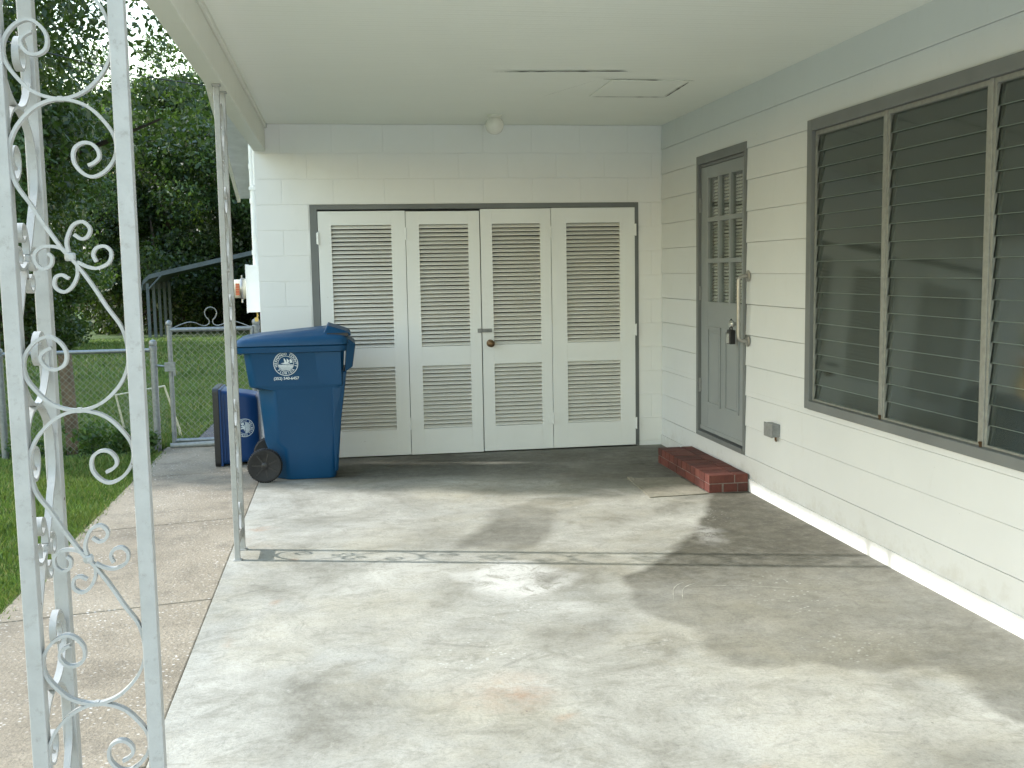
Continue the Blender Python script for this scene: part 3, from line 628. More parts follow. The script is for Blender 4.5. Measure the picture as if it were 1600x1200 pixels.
b = MB(); pr = [(.040, -.020)]+[(.072*cos(t), -.078+.070*sin(t)) for t in np.linspace(.95, -1.5, 16)]; b.lathe((1.194, 8.28, 2.704), pr, 'z', 32); b.build('globe', m_globe, cl_, smooth='auto')
# electric meter with its pipe
em = empty('electric_meter', (-.72, 9.1, 1.2), 'white electric meter box with cream glass meter on the outer storage wall', 'electric meter')
b = MB(); b.box(-.775, -.662, 9.02, 9.30, 1.212, 1.598); b.box(-.779, -.774, 9.015, 9.305, 1.205, 1.604); b.build('meter_box', m_pvc, em, bevel=.004)
m_cream = simple('cream_plastic', (.60, .56, .44), .35, .1, 20)
b = MB(); b.lathe((-.779, 9.16, 1.405), [(.082, 0), (.084, -.03), (.078, -.032), (.076, -.115), (.070, -.125), (.045, -.128), (0.001, -.128)], 'x', 36); b.build('meter_glass', m_cream, em, smooth='auto')
b = MB(); b.lathe((-.809, 9.16, 1.405), [(.088, 0), (.090, -.006), (.090, -.016), (.088, -.022)], 'x', 36); b.tube([(-.82, 9.12, 1.32), (-.82, 9.115, 1.29)], .008); b.tube([(-.82, 9.12, 1.49), (-.82, 9.115, 1.515)], .006); b.build('clamp_ring', m_steel, em, smooth='auto')
b = MB()
for k, zz in enumerate((1.352, 1.372, 1.392, 1.412, 1.432)): b.box(-.868, -.838, 9.076, 9.0855, zz, zz+.017)
b.build('orange_label', simple('orange_label', (.48, .12, .05), .5), em)
b = MB(); b.tube([(-.70, 9.12, 1.598), (-.70, 9.12, 2.95)], .024, 16)
for zz in (1.70, 2.12, 2.40): b.lathe((-.70, 9.12, zz), [(.029, -.02), (.029, .02)], 'z', 16)
b.tube([(-.674, 9.02, 2.24), (-.674, 9.02, 2.9)], .012, 10); b.box(-.73, -.664, 9.09, 9.145, 2.21, 2.235); b.build('service_pipe', m_pvc, em, smooth='auto')
b = MB(); b.tube([(-.70, 9.06, 1.212), (-.698, 9.055, 1.18), (-.705, 9.05, 1.165)], .006); b.box(-.722, -.694, 9.045, 9.06, 1.135, 1.168); b.build('brass_seal', simple('brass_tag', (.55, .42, .14), .4, metal=.5), em)
# gas/step
# ------------------------------------------------------------------ brick step
bs = empty('brick_step', (2.54, 7.39, 0), 'low red brick step of two courses below the grey entry door', 'brick step')
SX0, SX1, SY0, SY1, SH = 2.395, 2.672, 6.800, 7.985, .122
b = MB(); b.box(SX0+.007, SX1, SY0+.007, SY1-.007, 0, SH-.006); b.build('mortar', m_mortar, bs)
bb = []
def brick(x0, x1, y0, y1, z0, z1): bb.append((x0, x1, y0, y1, z0, z1))
g = .004; hz = .061
n = 12; pw = (SY1-SY0)/n
for k in range(n):
    y = SY0+k*pw
    brick(SX0, SX0+.178, y+g, y+pw-g, hz+g, SH)
    brick(SX0+.186, SX1-.001, y+g+.0, y+pw-g, hz+g, SH-.001)
y = SY0+.0; first = True
y = SY0
while y < SY1-.02:
    L = .105 if first else .205; first = False; e = min(y+L, SY1); brick(SX0+.001, SX0+.092, y+g, e-g, .003, hz-g*.6); y = e
brick(SX0+.105, SX0+.20, SY0+.001, SY0+.09, .003, hz-g*.6); brick(SX0+.208, SX1-.002, SY0+.001, SY0+.09, .003, hz-g*.6)
brick(SX0+.1, SX1-.002, SY1-.09, SY1-.001, .003, hz-g*.6)
b = MB(); tones = []
for q in bb:
    j = [random.uniform(-.0012, .0012) for _ in range(6)]
    b.box(*[v+w for v, w in zip(q, j)]); tones += [random.uniform(.28, .6)]*8
o = b.build('bricks', m_brick, bs, bevel=.003)
at = o.data.attributes.new('tone', 'FLOAT', 'POINT'); at.data.foreach_set('value', tones)
# mat
b = MB(); cs = [(1.972, 6.757), (2.384, 6.782), (2.372, 7.36), (1.995, 7.424)]; N = 26; vs = []
for j in range(N+1):
    for i in range(N+1):
        u, v = i/N, j/N; p = (Vector(cs[0])*(1-u)+Vector(cs[1])*u)*(1-v)+(Vector(cs[3])*(1-u)+Vector(cs[2])*u)*v
        e = (i in (0, N))+(j in (0, N)); jx = noise.noise(Vector((p.x*14, p.y*14, 3)))*.006*e
        vs.append((p.x+jx, p.y+jx, .007+.003*noise.noise(Vector((p.x*6, p.y*6, 0)))+(.010 if (u < .1 and v > .85) else 0)))
nv_ = len(vs); vs += [(x, y, .001) for x, y, z in vs]
fs = []
for j in range(N):
    for i in range(N): a = j*(N+1)+i; fs += [(a, a+1, a+N+2, a+N+1), (nv_+a, nv_+a+N+1, nv_+a+N+2, nv_+a+1)]
ring = [i for i in range(N+1)]+[j*(N+1)+N for j in range(1, N+1)]+[N*(N+1)+i for i in range(N-1, -1, -1)]+[j*(N+1) for j in range(N-1, 0, -1)]
for a, c in zip(ring, ring[1:]+ring[:1]): fs.append((a, nv_+a, nv_+c, c))
b.add(vs, fs); tag(b.build('door_mat', m_mat), 'thin worn beige mat lying on the concrete against the brick step', 'mat')

# ------------------------------------------------------------------ wrought iron columns
SP = [(0.0, 0.0), (-.0145, .0171), (-.0407, .0559), (-.0636, .094), (-.0850, .1250), (-.0940, .1500), (-.0970, .1771), (-.0945, .2048), (-.0787, .2365), (-.0475, .2665), (-.0127, .2808), (.0213, .2795), (.0549, .2649), (.0842, .2334), (.0958, .2084), (.0935, .1804), (.0767, .1567), (.0529, .1444), (.0336, .1502), (.0196, .1667), (.0171, .1839), (.0224, .1971), (.0366, .205), (.0515, .2031), (.0624, .1916), (.064, .1793), (.0554, .17), (.0436, .1644)]
CU = [[(-.0013, .0084), (-.0043, .023), (-.0016, .0373), (.0092, .0573), (.0269, .0637), (.0397, .0514), (.035, .0373), (.0232, .0326), (.0102, .0407)],
      [(.0132, -.009), (.032, -.0185), (.0513, -.0205), (.0713, -.0105), (.0761, .0079), (.065, .019), (.0493, .0157), (.0429, .0037), (.048, -.0091)],
      [(-.005, .0107), (-.0237, .0188), (-.0467, .0193), (-.0626, .0079), (-.0618, -.0106), (-.049, -.0209), (-.0353, -.0143), (-.0325, 0), (-.0397, .0074)],
      [(.0128, -.0133), (.0118, -.0338), (.001, -.0539), (-.015, -.0633), (-.0299, -.054), (-.0289, -.0375), (-.0171, -.032), (-.004, -.039)]]
SF = catmull(SP, 5); SG = [Vector((-p.x, -p.y)) for p in SF]; CF = [catmull(c, 4) for c in CU]
def scrolls(plane, ku, z0=.9928, dz=.5675):
    b = MB()
    for k in range(-1, 3):
        zj = z0+dz*k
        for pi_, P in enumerate([SF, SG]+CF):
            Q = [(p.x*ku, zj+p.y*1.005) for p in P]
            if zj+.28 > 2.49: Q = [q for q in Q if q[1] < 2.488]
            b.ribbon(Q, plane, .0058, .0140-.0005*pi_)
        b.lathe(plane(0, zj-.007, 0), [(.008, 0), (.010, .004), (.010, .012), (.008, .015)], 'z', 8)
        for u in (0,): 
            p = plane(u, zj+.284, 0); b.box(p[0]-.004, p[0]+.004, p[1]-.0066, p[1]+.0066, p[2]-.0045, p[2]+.0045)
    return b
def bar(x, y, root, w=.0285):
    b = MB(); b.box(x-w/2, x+w/2, y-w/2, y+w/2, .006, 2.488); b.box(x-w/2-.008, x+w/2+.008, y-w/2-.008, y+w/2+.008, -.003, .007); b.box(x-w/2-.008, x+w/2+.008, y-w/2-.008, y+w/2+.008, 2.482, 2.4915)
    b.build('bar', m_iron, root, bevel=.002)
cc = empty('corner_column', (-.6, 2.08, 0), 'white wrought iron corner column with two scrollwork panels, nearest the viewer', 'iron column', 'wrought iron carport columns')
bar(-.386, 2.08, cc); bar(-.598, 2.08, cc); bar(-.598, 2.296, cc)
scrolls(lambda u, z, w: (-.492+u, 2.08+w, z), .96).build('scroll_panel', m_iron, cc)
scrolls(lambda u, z, w: (-.598+w, 2.188-u, z), .96).build('scroll_panel', m_iron, cc)
for (x0, x1, y0, y1) in ((-.584, -.400, 2.074, 2.086), (-.604, -.592, 2.094, 2.282)):
    b = MB(); b.box(x0, x1, y0, y1, .10, .135); b.build('crossbar', m_iron, cc)
pc = empty('flat_column', (-.595, 5.88, 0), 'slim white wrought iron column standing beside the blue trash cart', 'iron column', 'wrought iron carport columns')
bar(-.603, 5.765, pc); bar(-.595, 5.985, pc)
scrolls(lambda u, z, w: (-.599+w, 5.875-u, z), .98).build('scroll_panel', m_iron, pc)
b = MB(); b.box(-.603, -.593, 5.779, 5.971, .078, .132); b.build('crossbar', m_iron, pc)

# ------------------------------------------------------------------ text and seal
def text_mesh(s, size, place, th=.0006):
    cu = bpy.data.curves.new('t', 'FONT'); cu.body = s; cu.size = size; cu.align_x = 'CENTER'; cu.align_y = 'CENTER'; cu.extrude = th; cu.offset = size*.018; cu.resolution_u = 3
    ob = bpy.data.objects.new('t', cu); me = bpy.data.meshes.new_from_object(ob)
    vs = [place(v.co.x, v.co.y, v.co.z) for v in me.vertices]; fs = [tuple(p.vertices) for p in me.polygons]
    bpy.data.objects.remove(ob); return vs, fs
def seal(b, P, R):
    # P(u,v,w) maps the decal plane to the world
    def ring(r0, r1, n=48, w=0):
        vs = []
        for k in range(n):
            a = 2*pi*k/n
            for r in (r0, r1): vs += [P(r*cos(a), r*sin(a), w), P(r*cos(a), r*sin(a), w+.0008)]
        fs = []
        for k in range(n):
            a = 4*k; c = 4*((k+1) % n); fs += [(a+1, a+3, c+3, c+1), (a, c, c+2, a+2), (a, a+1, c+1, c), (a+2, c+2, c+3, a+3)]
        b.add(vs, fs)
    ring(R*.95, R); ring(R*.62, R*.655)
    def arc(s, r, mid, span, flip):
        n = len(s)
        for i, ch in enumerate(s):
            if ch == ' ': continue
            t = (i-(n-1)/2)/(n-1)*span; a = mid-t if not flip else mid+t; rot = a-pi/2 if not flip else a+pi/2
            cx, cy = r*cos(a), r*sin(a)
            vs, fs = text_mesh(ch, R*.27, lambda x, y, z: P(cx+x*cos(rot)-y*sin(rot), cy+x*sin(rot)+y*cos(rot), z+.0008)); b.add(vs, fs)
    arc('HERNANDO COUNTY', R*.80, pi/2, radians(205), False); arc('FLORIDA', R*.80, -pi/2, radians(95), True)
    def pl(pts, w=.0008):
        n = len(pts); b.add([P(x*R, y*R, w) for x, y in pts]+[P(x*R, y*R, 0) for x, y in pts], [tuple(range(n))]+[(i, (i+1) % n, n+(i+1) % n, n+i) for i in range(n)])
    # water bands in the lower half
    for y0, y1 in ((-.08, -.16), (-.19, -.27), (-.30, -.37), (-.40, -.46), (-.49, -.54)):
        w0 = math.sqrt(.60**2-y0*y0); w1 = math.sqrt(max(0, .60**2-y1*y1)); n = 14
        top = [(-w0+2*w0*i/n, y0+.012*sin(i*1.7)) for i in range(n+1)]; bot = [(-w1+2*w1*i/n, y1+.012*sin(i*1.7)) for i in range(n+1)]
        for i in range(n): pl([top[i], top[i+1], bot[i+1], bot[i]])
    pl([(.30, .05), (.55, .08), (.50, .28), (.40, .40), (.30, .30), (.34, .18)])
    # flying bird: body, wings, head
    pl([(-.42, .02), (-.20, .0), (-.02, -.04), (.14, -.02), (.20, .06), (.06, .12), (-.12, .10), (-.30, .06)])
    pl([(-.10, .08), (.08, .10), (.02, .26), (-.08, .42), (-.16, .46), (-.14, .28)])
    pl([(.10, .08), (.18, .05), (.30, .20), (.20, .34), (.10, .44), (.08, .26)])
    pl([(.14, .0), (.30, -.06), (.34, -.02), (.20, .06)])

# ------------------------------------------------------------------ trash cart
tc = empty('trash_cart', (-.35, 8.2, 0), 'large blue wheeled trash cart with lid closed, beside the storage doors', 'trash cart')
YN, YF = 7.90, 8.56
def cart(z, xr, xf, cx, cy, dn, r=.05):
    yn, yf = YN+dn, YF-dn
    return rpoly([(xf, yn, r), (xf, yf, r), (xr+cx, yf, r*.5), (xr, yf-cy, r*.5), (xr, yn+cy, r*.5), (xr+cx, yn, r*.5)], z, 4)
b = MB(); b.loft([cart(.985, -.742, .0, .05, .05, .0), cart(.96, -.740, .0, .05, .05, .0), cart(.95, -.728, -.004, .05, .05, .006), cart(.72, -.700, -.020, .05, .05, .022), cart(.700, -.694, -.024, .06, .055, .026),
    cart(.672, -.640, -.030, .125, .125, .036), cart(.285, -.610, -.062, .105, .125, .056), cart(.235, -.595, -.068, .145, .125, .062), cart(.03, -.575, -.088, .135, .13, .07), cart(.004, -.565, -.098, .13, .13, .08)])
body = b.build('body', m_blue, tc, smooth='auto')
b = MB()   # shallow bulge at the front of the near side
b.loft([[(x, y, z) for x, y in ((-.30, YN+d2+.004), (-.17, YN+d2-.002), (-.03, YN+d2-.009), (.000-ix, YN+.05), (.000-ix, YN+.30), (-.30, YN+.30))] for z, d2, ix in ((.95, .006, .003), (.73, .022, .018), (.706, .027, .022), (.694, .050, .05))])
b.build('pocket', m_blue, tc, smooth='auto')
b = MB()
def ledge(z, g_): return rpoly([(.012+g_, YN-.012-g_, .07), (.012+g_, YF+.012+g_, .07), (-.762-g_, YF+.012+g_, .06), (-.762-g_, YN-.012-g_, .06)], z, 5)
b.loft([ledge(.952, -.004), ledge(.956, .004), ledge(.995, .010), ledge(.999, .006)]); b.build('rim', m_blue, tc, smooth='auto')
b = MB()   # skirt under the front of the rim and lid
rings = []
b = MB()
def lid(z, g_, zr=0): return [(x, y, z+zr*max(0, (x+.76)/.78)) for x, y, _ in rpoly([(.024+g_, YN-.018-g_, .09), (.024+g_, YF+.018+g_, .09), (-.775-g_, YF+.018+g_, .07), (-.775-g_, YN-.018-g_, .07)], 0, 5)]
b.loft([lid(1.001, .006), lid(1.006, .012), lid(1.030, .010, .01), lid(1.048, -.004, .015), lid(1.058, -.04, .022), lid(1.062, -.075, .045), lid(1.064, -.11, .066), lid(1.062, -.20, .070)]); L = b.build('lid', m_blue, tc, smooth='auto')
b = MB()   # folded front flap of the lid
b.hexa([(-.15, YN+.03, 1.085), (.055, YN+.04, 1.062), (.055, YF-.04, 1.062), (-.15, YF-.03, 1.085), (-.12, YN+.05, 1.142), (.035, YN+.08, 1.090), (.035, YF-.08, 1.090), (-.12, YF-.05, 1.142)])
b.hexa([(.00, YN+.02, .80), (.055, YN+.06, .83), (.055, YF-.06, .83), (.00, YF-.02, .80), (.02, YN+.02, 1.05), (.082, YN+.05, 1.00), (.082, YF-.05, 1.00), (.02, YF-.02, 1.05)])
b.build('front_grip', m_blue, tc, bevel=.008, smooth='auto')
b = MB(); b.box(-.125, .030, YN+.022, YN+.12, 1.060, 1.084); b.build('grip_slot_shade', m_black, tc, bevel=.002)  # black box stands in for the shade in the slit under the flap
b = MB(); b.loft([[(x, y, z) for x, y in ((-.10, YN+.03), (.01-.09*(1-t), YN+.05), (.01-.09*(1-t), YF-.05), (-.10, YF-.03))] for z, t in ((.06, .05), (.45, .45), (.80, 1.0))]); b.build('front_rib', m_blue, tc, bevel=.006)
b = MB()   # rear handle
b.tube([(-.74, YN+.10, .95), (-.80, YN+.10, .97), (-.83, YN+.12, .975), (-.83, YF-.12, .975), (-.80, YF-.10, .97), (-.74, YF-.10, .95)], .014, 10); b.build('handle', m_blue, tc, smooth='auto')
def wheel(y0, sgn):
    b = MB(); c = (-.605, y0, .1245); n = 36; R1 = .1245
    b.lathe(c, [(.092, 0), (.100, -.004*sgn), (.118, -.003*sgn), (R1, .008*sgn), (R1, .048*sgn), (.115, .058*sgn), (.05, .058*sgn)], 'y', 48)
    for k in range(44):
        a = 2*pi*k/44; d = Vector((cos(a), 0, sin(a))); t = Vector((-sin(a), 0, cos(a)))*.004; p = Vector(c)+d*(R1-.001); q = Vector(c)+d*(R1+.0025)
        b.hexa([p-t, p+t, p+t+Vector((0, .050*sgn, 0)), p-t+Vector((0, .050*sgn, 0)), q-t*.7, q+t*.7, q+t*.7+Vector((0, .048*sgn, 0)), q-t*.7+Vector((0, .048*sgn, 0))])
    w = b.build('wheel', m_tyre, tc, smooth='auto')
    b = MB(); b.lathe(c, [(.094, .020*sgn), (.094, .012*sgn), (.0901, .012*sgn), (.088, .020*sgn)], 'y', 40); b.lathe(c, [(.026, .02*sgn), (.026, -.004*sgn), (.020, -.008*sgn), (.001, -.008*sgn)], 'y', 20)
    for k in range(7):
        a = 2*pi*k/7+.4; d = Vector((cos(a), 0, sin(a))); t = Vector((-sin(a), 0, cos(a)))*.005; p = Vector(c)+d*.022; q = Vector(c)+d*.093; o1 = Vector((0, -.001*sgn, 0)); o2 = Vector((0, .02*sgn, 0))
        b.hexa([p-t+o1, p+t+o1, q+t+o1, q-t+o1, p-t+o2, p+t+o2, q+t+o2, q-t+o2])
    b.build('spokes', m_black, w, smooth='auto')
wheel(YN+.012, 1); wheel(YF-.012, -1)
b = MB(); b.tube([(-.605, YN+.03, .1245), (-.605, YF-.03, .1245)], .011); b.build('axle', m_galv, tc)
b = MB(); dsl = .092
def Pc(u, v, w): z = .872+v; return (-.425+u, YN+.0035+(.95-z)*dsl*.72-.0016-w, z)
seal(b, Pc, .088)
vs, fs = text_mesh('(352) 540-6457', .029, lambda x, y, z: Pc(x, y-.108, z+.0008)); b.add(vs, fs)
b.build('county_decal', m_decal, tc)

# ------------------------------------------------------------------ recycling tote standing on end
tt = empty('recycling_tote', (-.88, 8.9, 0), 'small dark blue recycling tote stood on end behind the trash cart', 'recycling tote')
def trg(x, g_, n=5):
    y0, y1, z0, z1 = 8.70+g_, 9.08-g_, .004+g_*.5, .612-g_*1.3
    return [(x, a, c) for a, c, _ in rpoly([(y0, z0, .04), (y1, z0, .04), (y1, z1, .04), (y0, z1, .04)], 0, n)]
b = MB(); b.loft([trg(-1.0, .0), trg(-.99, .002), trg(-.90, .012), trg(-.898, .016), trg(-.80, .026), trg(-.72, .04), trg(-.705, .055)]); b.build('body', m_blue2, tt, smooth='auto')
b = MB(); b.loft([trg(-1.045, -.004), trg(-1.048, -.012), trg(-1.004, -.014), trg(-1.0, -.006)]); b.build('lid', m_black, tt, smooth='auto')
b = MB(); b.box(-1.002, -.985, 8.69, 9.09, .0, .618); b.box(-.97, -.962, 8.696, 8.70, .03, .59); b.build('rim_flange', m_blue2, tt, bevel=.004)
b = MB(); seal(b, lambda u, v, w: (-.812-v, 8.7125+(-.812-v+.9)*.13-w, .300+u), .074); b.build('county_decal', m_decal, tt)

# ------------------------------------------------------------------ gate and fence (far end of the walkway)
def chainlink(b, x0, x1, z0, z1, y, p=.058, r=.0016):
    # diamond mesh as two families of slightly offset slanted wires, clipped to the rectangle
    for sg in (1, -1):
        c = x0-(z1-z0)
        while c < x1+(z1-z0):
            if sg == 1: f_ = lambda t, c=c: (c+t*(z1-z0), z0+t*(z1-z0))
            else: f_ = lambda t, c=c: (c+t*(z1-z0), z1-t*(z1-z0))
            t0 = max(0, (x0-c)/(z1-z0)); t1 = min(1, (x1-c)/(z1-z0))
            if t1-t0 > .02:
                a, d = f_(t0), f_(t1); b.tube([(a[0], y+.003*sg, a[1]), (d[0], y+.003*sg, d[1])], r, 4, False)
            c += p
def zg(z): return z
GT = empty('walk_gate', (-1.15, 9.82, 0), 'chain link walk gate with a curled wire ornament, at the walkway end', 'gate')
gx0, gx1, gzb, gzt, gy_ = -1.528, -.815, .055, 1.045, 9.82
b = MB(); b.tube([(gx0, gy_, gzb-.03), (gx0, gy_, gzt+.045)], .021, 12); b.lathe((gx0, gy_, gzt+.04), [(.022, 0), (.027, .006), (.028, .022), (.020, .038), (.006, .046)], 'z', 14)
b.tube([(gx0, gy_, gzt), (gx1, gy_, gzt)], .019, 12); b.tube([(gx0, gy_, gzb), (gx1, gy_, gzb)], .017, 12); b.tube([(gx1, gy_, gzb-.02), (gx1, gy_, gzt+.02)], .018, 12)
b.build('gate_frame', m_galv, GT, smooth='auto')
b = MB(); chainlink(b, gx0+.02, gx1-.02, gzb+.02, gzt-.02, gy_); b.build('chain_link', m_fencewire, GT)
b = MB(); orn = [(-.33, .004), (-.27, .030), (-.20, .052), (-.14, .048), (-.10, .030), (-.055, .018), (-.02, .035), (-.012, .075), (-.045, .110), (-.050, .150), (-.022, .178), (.015, .172), (.034, .140), (.018, .100), (-.006, .070)]
orn2 = [(-x+.0, z) for x, z in orn[:7]]
P1 = [(-1.165+p.x, gy_, gzt+.012+p.y) for p in catmull(orn[:7]+[(-.016, .065), (-.040, .095), (-.052, .135), (-.036, .168), (0, .182), (.036, .168), (.052, .135), (.040, .095), (.016, .065)]+orn2[::-1], 4)]
b.tube(P1, .0045, 6); b.build('wire_ornament', m_galv, GT, smooth='auto')
b = MB(); b.tube([(gx0-.01, gy_-.01, .72), (gx0-.13, gy_-.01, .735)], .010, 8); b.box(gx0-.05, gx0+.03, gy_-.035, gy_-.02, .68, .76); b.tube([(gx0+.035, gy_-.03, .76), (gx0+.035, gy_-.03, .64)], .008); b.build('latch', m_galv, GT, smooth='auto')
b = MB(); b.tube([(-1.56, 9.79, .012), (-.72, 9.79, .03)], .026, 12); tag(b.build('threshold_pipe', m_alu, smooth='auto'), 'pale pipe lying on the ground under the gate', 'pipe')
posts = [('latch_post', -1.672, 9.82, .90, 'grey steel terminal post with round cap left of the gate'), ('hinge_post', -.778, 9.84, 1.065, 'grey steel gate post beside the white storage wall')]
def post(x, y, h, label, name='fence_post'):
    r = empty(name, (x, y, 0), label, 'fence post', 'steel fence posts')
    b = MB(); b.tube([(x, y, -.1), (x, y, h)], .030, 16)
    for zz in (.25, .52, .78): b.lathe((x, y, zz), [(.033, -.010), (.033, .010)], 'z', 16)
    b.build('pole', m_galv, r, smooth='auto')
    b = MB(); b.lathe((x, y, h), [(.035, -.03), (.036, .0), (.030, .006), (.034, .018), (.036, .036), (.028, .055), (.008, .064)], 'z', 18); b.build('cap', m_galv, r, smooth='auto'); return r
for nm, x, y, h, lab in posts: post(x, y, h, lab)
post(-2.96, 9.82, .86, 'grey steel fence post seen at the left edge behind the iron column')
FN = empty('chain_link_fence', (-2.5, 9.82, 0), 'low chain link fence crossing the lawn left of the gate', 'fence')
b = MB(); b.tube([(-1.69, 9.82, .872), (-5.2, 9.82, .862)], .018, 12); b.build('top_rail', m_galv, FN, smooth='auto')
b = MB(); chainlink(b, -5.2, -1.70, -.02, .865, 9.83); b.build('chain_link', m_fencewire, FN)
wp = MB(); wp.loft([[(x, y, z) for x, y, _ in rpoly([(-2.37-.01*k, 9.90, .012), (-2.37-.01*k, 10.0, .012), (-2.47-.01*k, 10.0, .012), (-2.47-.01*k, 9.90, .012)], 0, 2)] for k, z in enumerate((-.15, .25, .55, .842, .85))])
tag(wp.build('wooden_post', m_wood, smooth='auto'), 'weathered brown wooden post just behind the wire fence', 'wooden post')
# leaning wire trellis behind the gate post
TR = empty('wire_rack', (-1.95, 10.6, -.1), 'small pale metal frame with wire netting leaning behind the gate post', 'garden frame')
b = MB(); tp = [(-2.08, 10.6, -.08), (-2.17, 10.6, .40), (-1.72, 10.6, .47), (-1.60, 10.6, .05), (-1.58, 10.6, -.12)]; b.tube(tp, .012, 8); b.build('tube_frame', simple('cream_metal', (.55, .53, .40), .5), TR)
b = MB(); chainlink(b, -2.10, -1.70, .02, .40, 10.6, .035, .0012); b.build('netting', m_fencewire, TR)

# ------------------------------------------------------------------ weeds along the fence
def leafcloud(n, cen, rad, size, seed, shell=.0, flat=.75):
    r = np.random.default_rng(seed); K = len(cen); k = r.integers(0, K, n); d = r.normal(size=(n, 3)); d /= np.linalg.norm(d, axis=1)[:, None]
    rr = (shell+(1-shell)*r.random(n)**(1/2.2))*(.8+.35*r.random(n)); P = cen[k]+d*rr[:, None]*rad[k][:, None]*np.array([1, 1, flat])
    a = r.normal(size=(n, 3))+d*.6; a /= np.linalg.norm(a, axis=1)[:, None]; u = np.cross(a, r.normal(size=(n, 3))); u /= np.linalg.norm(u, axis=1)[:, None]; w = np.cross(a, u)
    s = size*(.55+.9*r.random(n))[:, None]; Vv = np.stack([P-u*s, P-w*s*.5+a*s*.12, P+u*s, P+w*s*.5+a*s*.12], 1).reshape(-1, 3); return Vv
def leafmesh(Vv, m_, name):
    n = len(Vv)//4; me = bpy.data.meshes.new(name); me.vertices.add(n*4); me.vertices.foreach_set('co', Vv.reshape(-1).astype(np.float32)); me.loops.add(n*4); me.polygons.add(n)
    me.loops.foreach_set('vertex_index', np.arange(n*4, dtype=np.int32)); me.polygons.foreach_set('loop_start', np.arange(0, n*4, 4, dtype=np.int32)); me.polygons.foreach_set('loop_total', np.full(n, 4, np.int32)); me.update(); me.materials.append(m_); return me
def weed(x, y, r, h, seed, label):
    rr = np.random.default_rng(seed); cen = np.stack([rr.normal(0, r*.5, 14), rr.normal(0, r*.35, 14), h*.15+rr.random(14)*h*.7], -1)
    o = bpy.data.objects.new('weed', leafmesh(leafcloud(int(520*r/.2), cen, np.full(14, r*.45), .022, seed), m_weed, 'weed')); COL.objects.link(o); o.location = (x, y, gz(x, y)); tag(o, label, 'weed', 'weeds along the fence')
weed(-1.72, 9.60, .14, .22, 1, 'leafy weed growing around the foot of the gate post')
weed(-2.22, 9.72, .20, .34, 2, 'scrubby weed in front of the weathered wooden post')
weed(-1.95, 9.72, .16, .26, 3, 'low weed between the wooden post and the gate post')
weed(-2.75, 9.75, .15, .2, 4, 'low weed at the fence foot left of the wooden post')

# ------------------------------------------------------------------ trees
def tree_proto(kind, seed, H_, R_, z0, nl, ls, m_, nc=46):
    r = np.random.default_rng(seed); cen = []; rad = []
    while len(cen) < nc:
        p = r.uniform(-1, 1, 3)
        if np.linalg.norm(p) > 1: continue
        hfrac = (p[2]+1)/2; wid = R_*(.55+.5*sin(pi*min(1, .15+hfrac*.8)))
        cen.append([p[0]*wid, p[1]*wid, z0+hfrac*(H_-z0)*.93]); rad.append(R_*r.uniform(.20, .40))
    cen = np.array(cen); rad = np.array(rad)
    root = empty('tree', (0, 0, 0), 'tree', 'tree', 'trees behind the fence')
    cm = leafmesh(leafcloud(nl, cen, rad, ls, seed, .25), m_, 'crown'); c = bpy.data.objects.new('crown', cm); COL.objects.link(c); c.parent = root
    b = MB(); tr = .035*R_+.16
    b.tube([(0, 0, -.6), (tr*.3, 0, z0*.5), (0, tr*.4, z0+.6), (-tr*.5, 0, (z0+H_)*.5), (0, 0, H_*.85)], [tr*1.25, tr, tr*.8, tr*.45, tr*.1], 10)
    for q in range(7):
        t = cen[int(r.integers(0, nc))]; zs_ = z0*.8+(t[2]-z0)*.45; b.tube([(0, 0, max(.8, zs_)), (t[0]*.5, t[1]*.5, (zs_+t[2])*.5+.2), tuple(t)], [tr*.4, tr*.25, tr*.07], 7)
    b.build('trunk', m_bark, root, smooth=True); return root
tA = tree_proto('oak', 21, 13, 4.6, 2.6, 52000, .085, m_leafA, 70)
tB = tree_proto('maple', 22, 9.5, 3.0, 1.0, 42000, .070, m_leafB, 60)
tC = tree_proto('bush', 23, 4.2, 2.6, -.3, 16000, .075, m_leafA, 34)
tD = tree_proto('slender', 24, 11, 2.4, 1.6, 26000, .075, m_leafC, 46)
protos = {'A': tA, 'B': tB, 'C': tC, 'D': tD}; used = set()
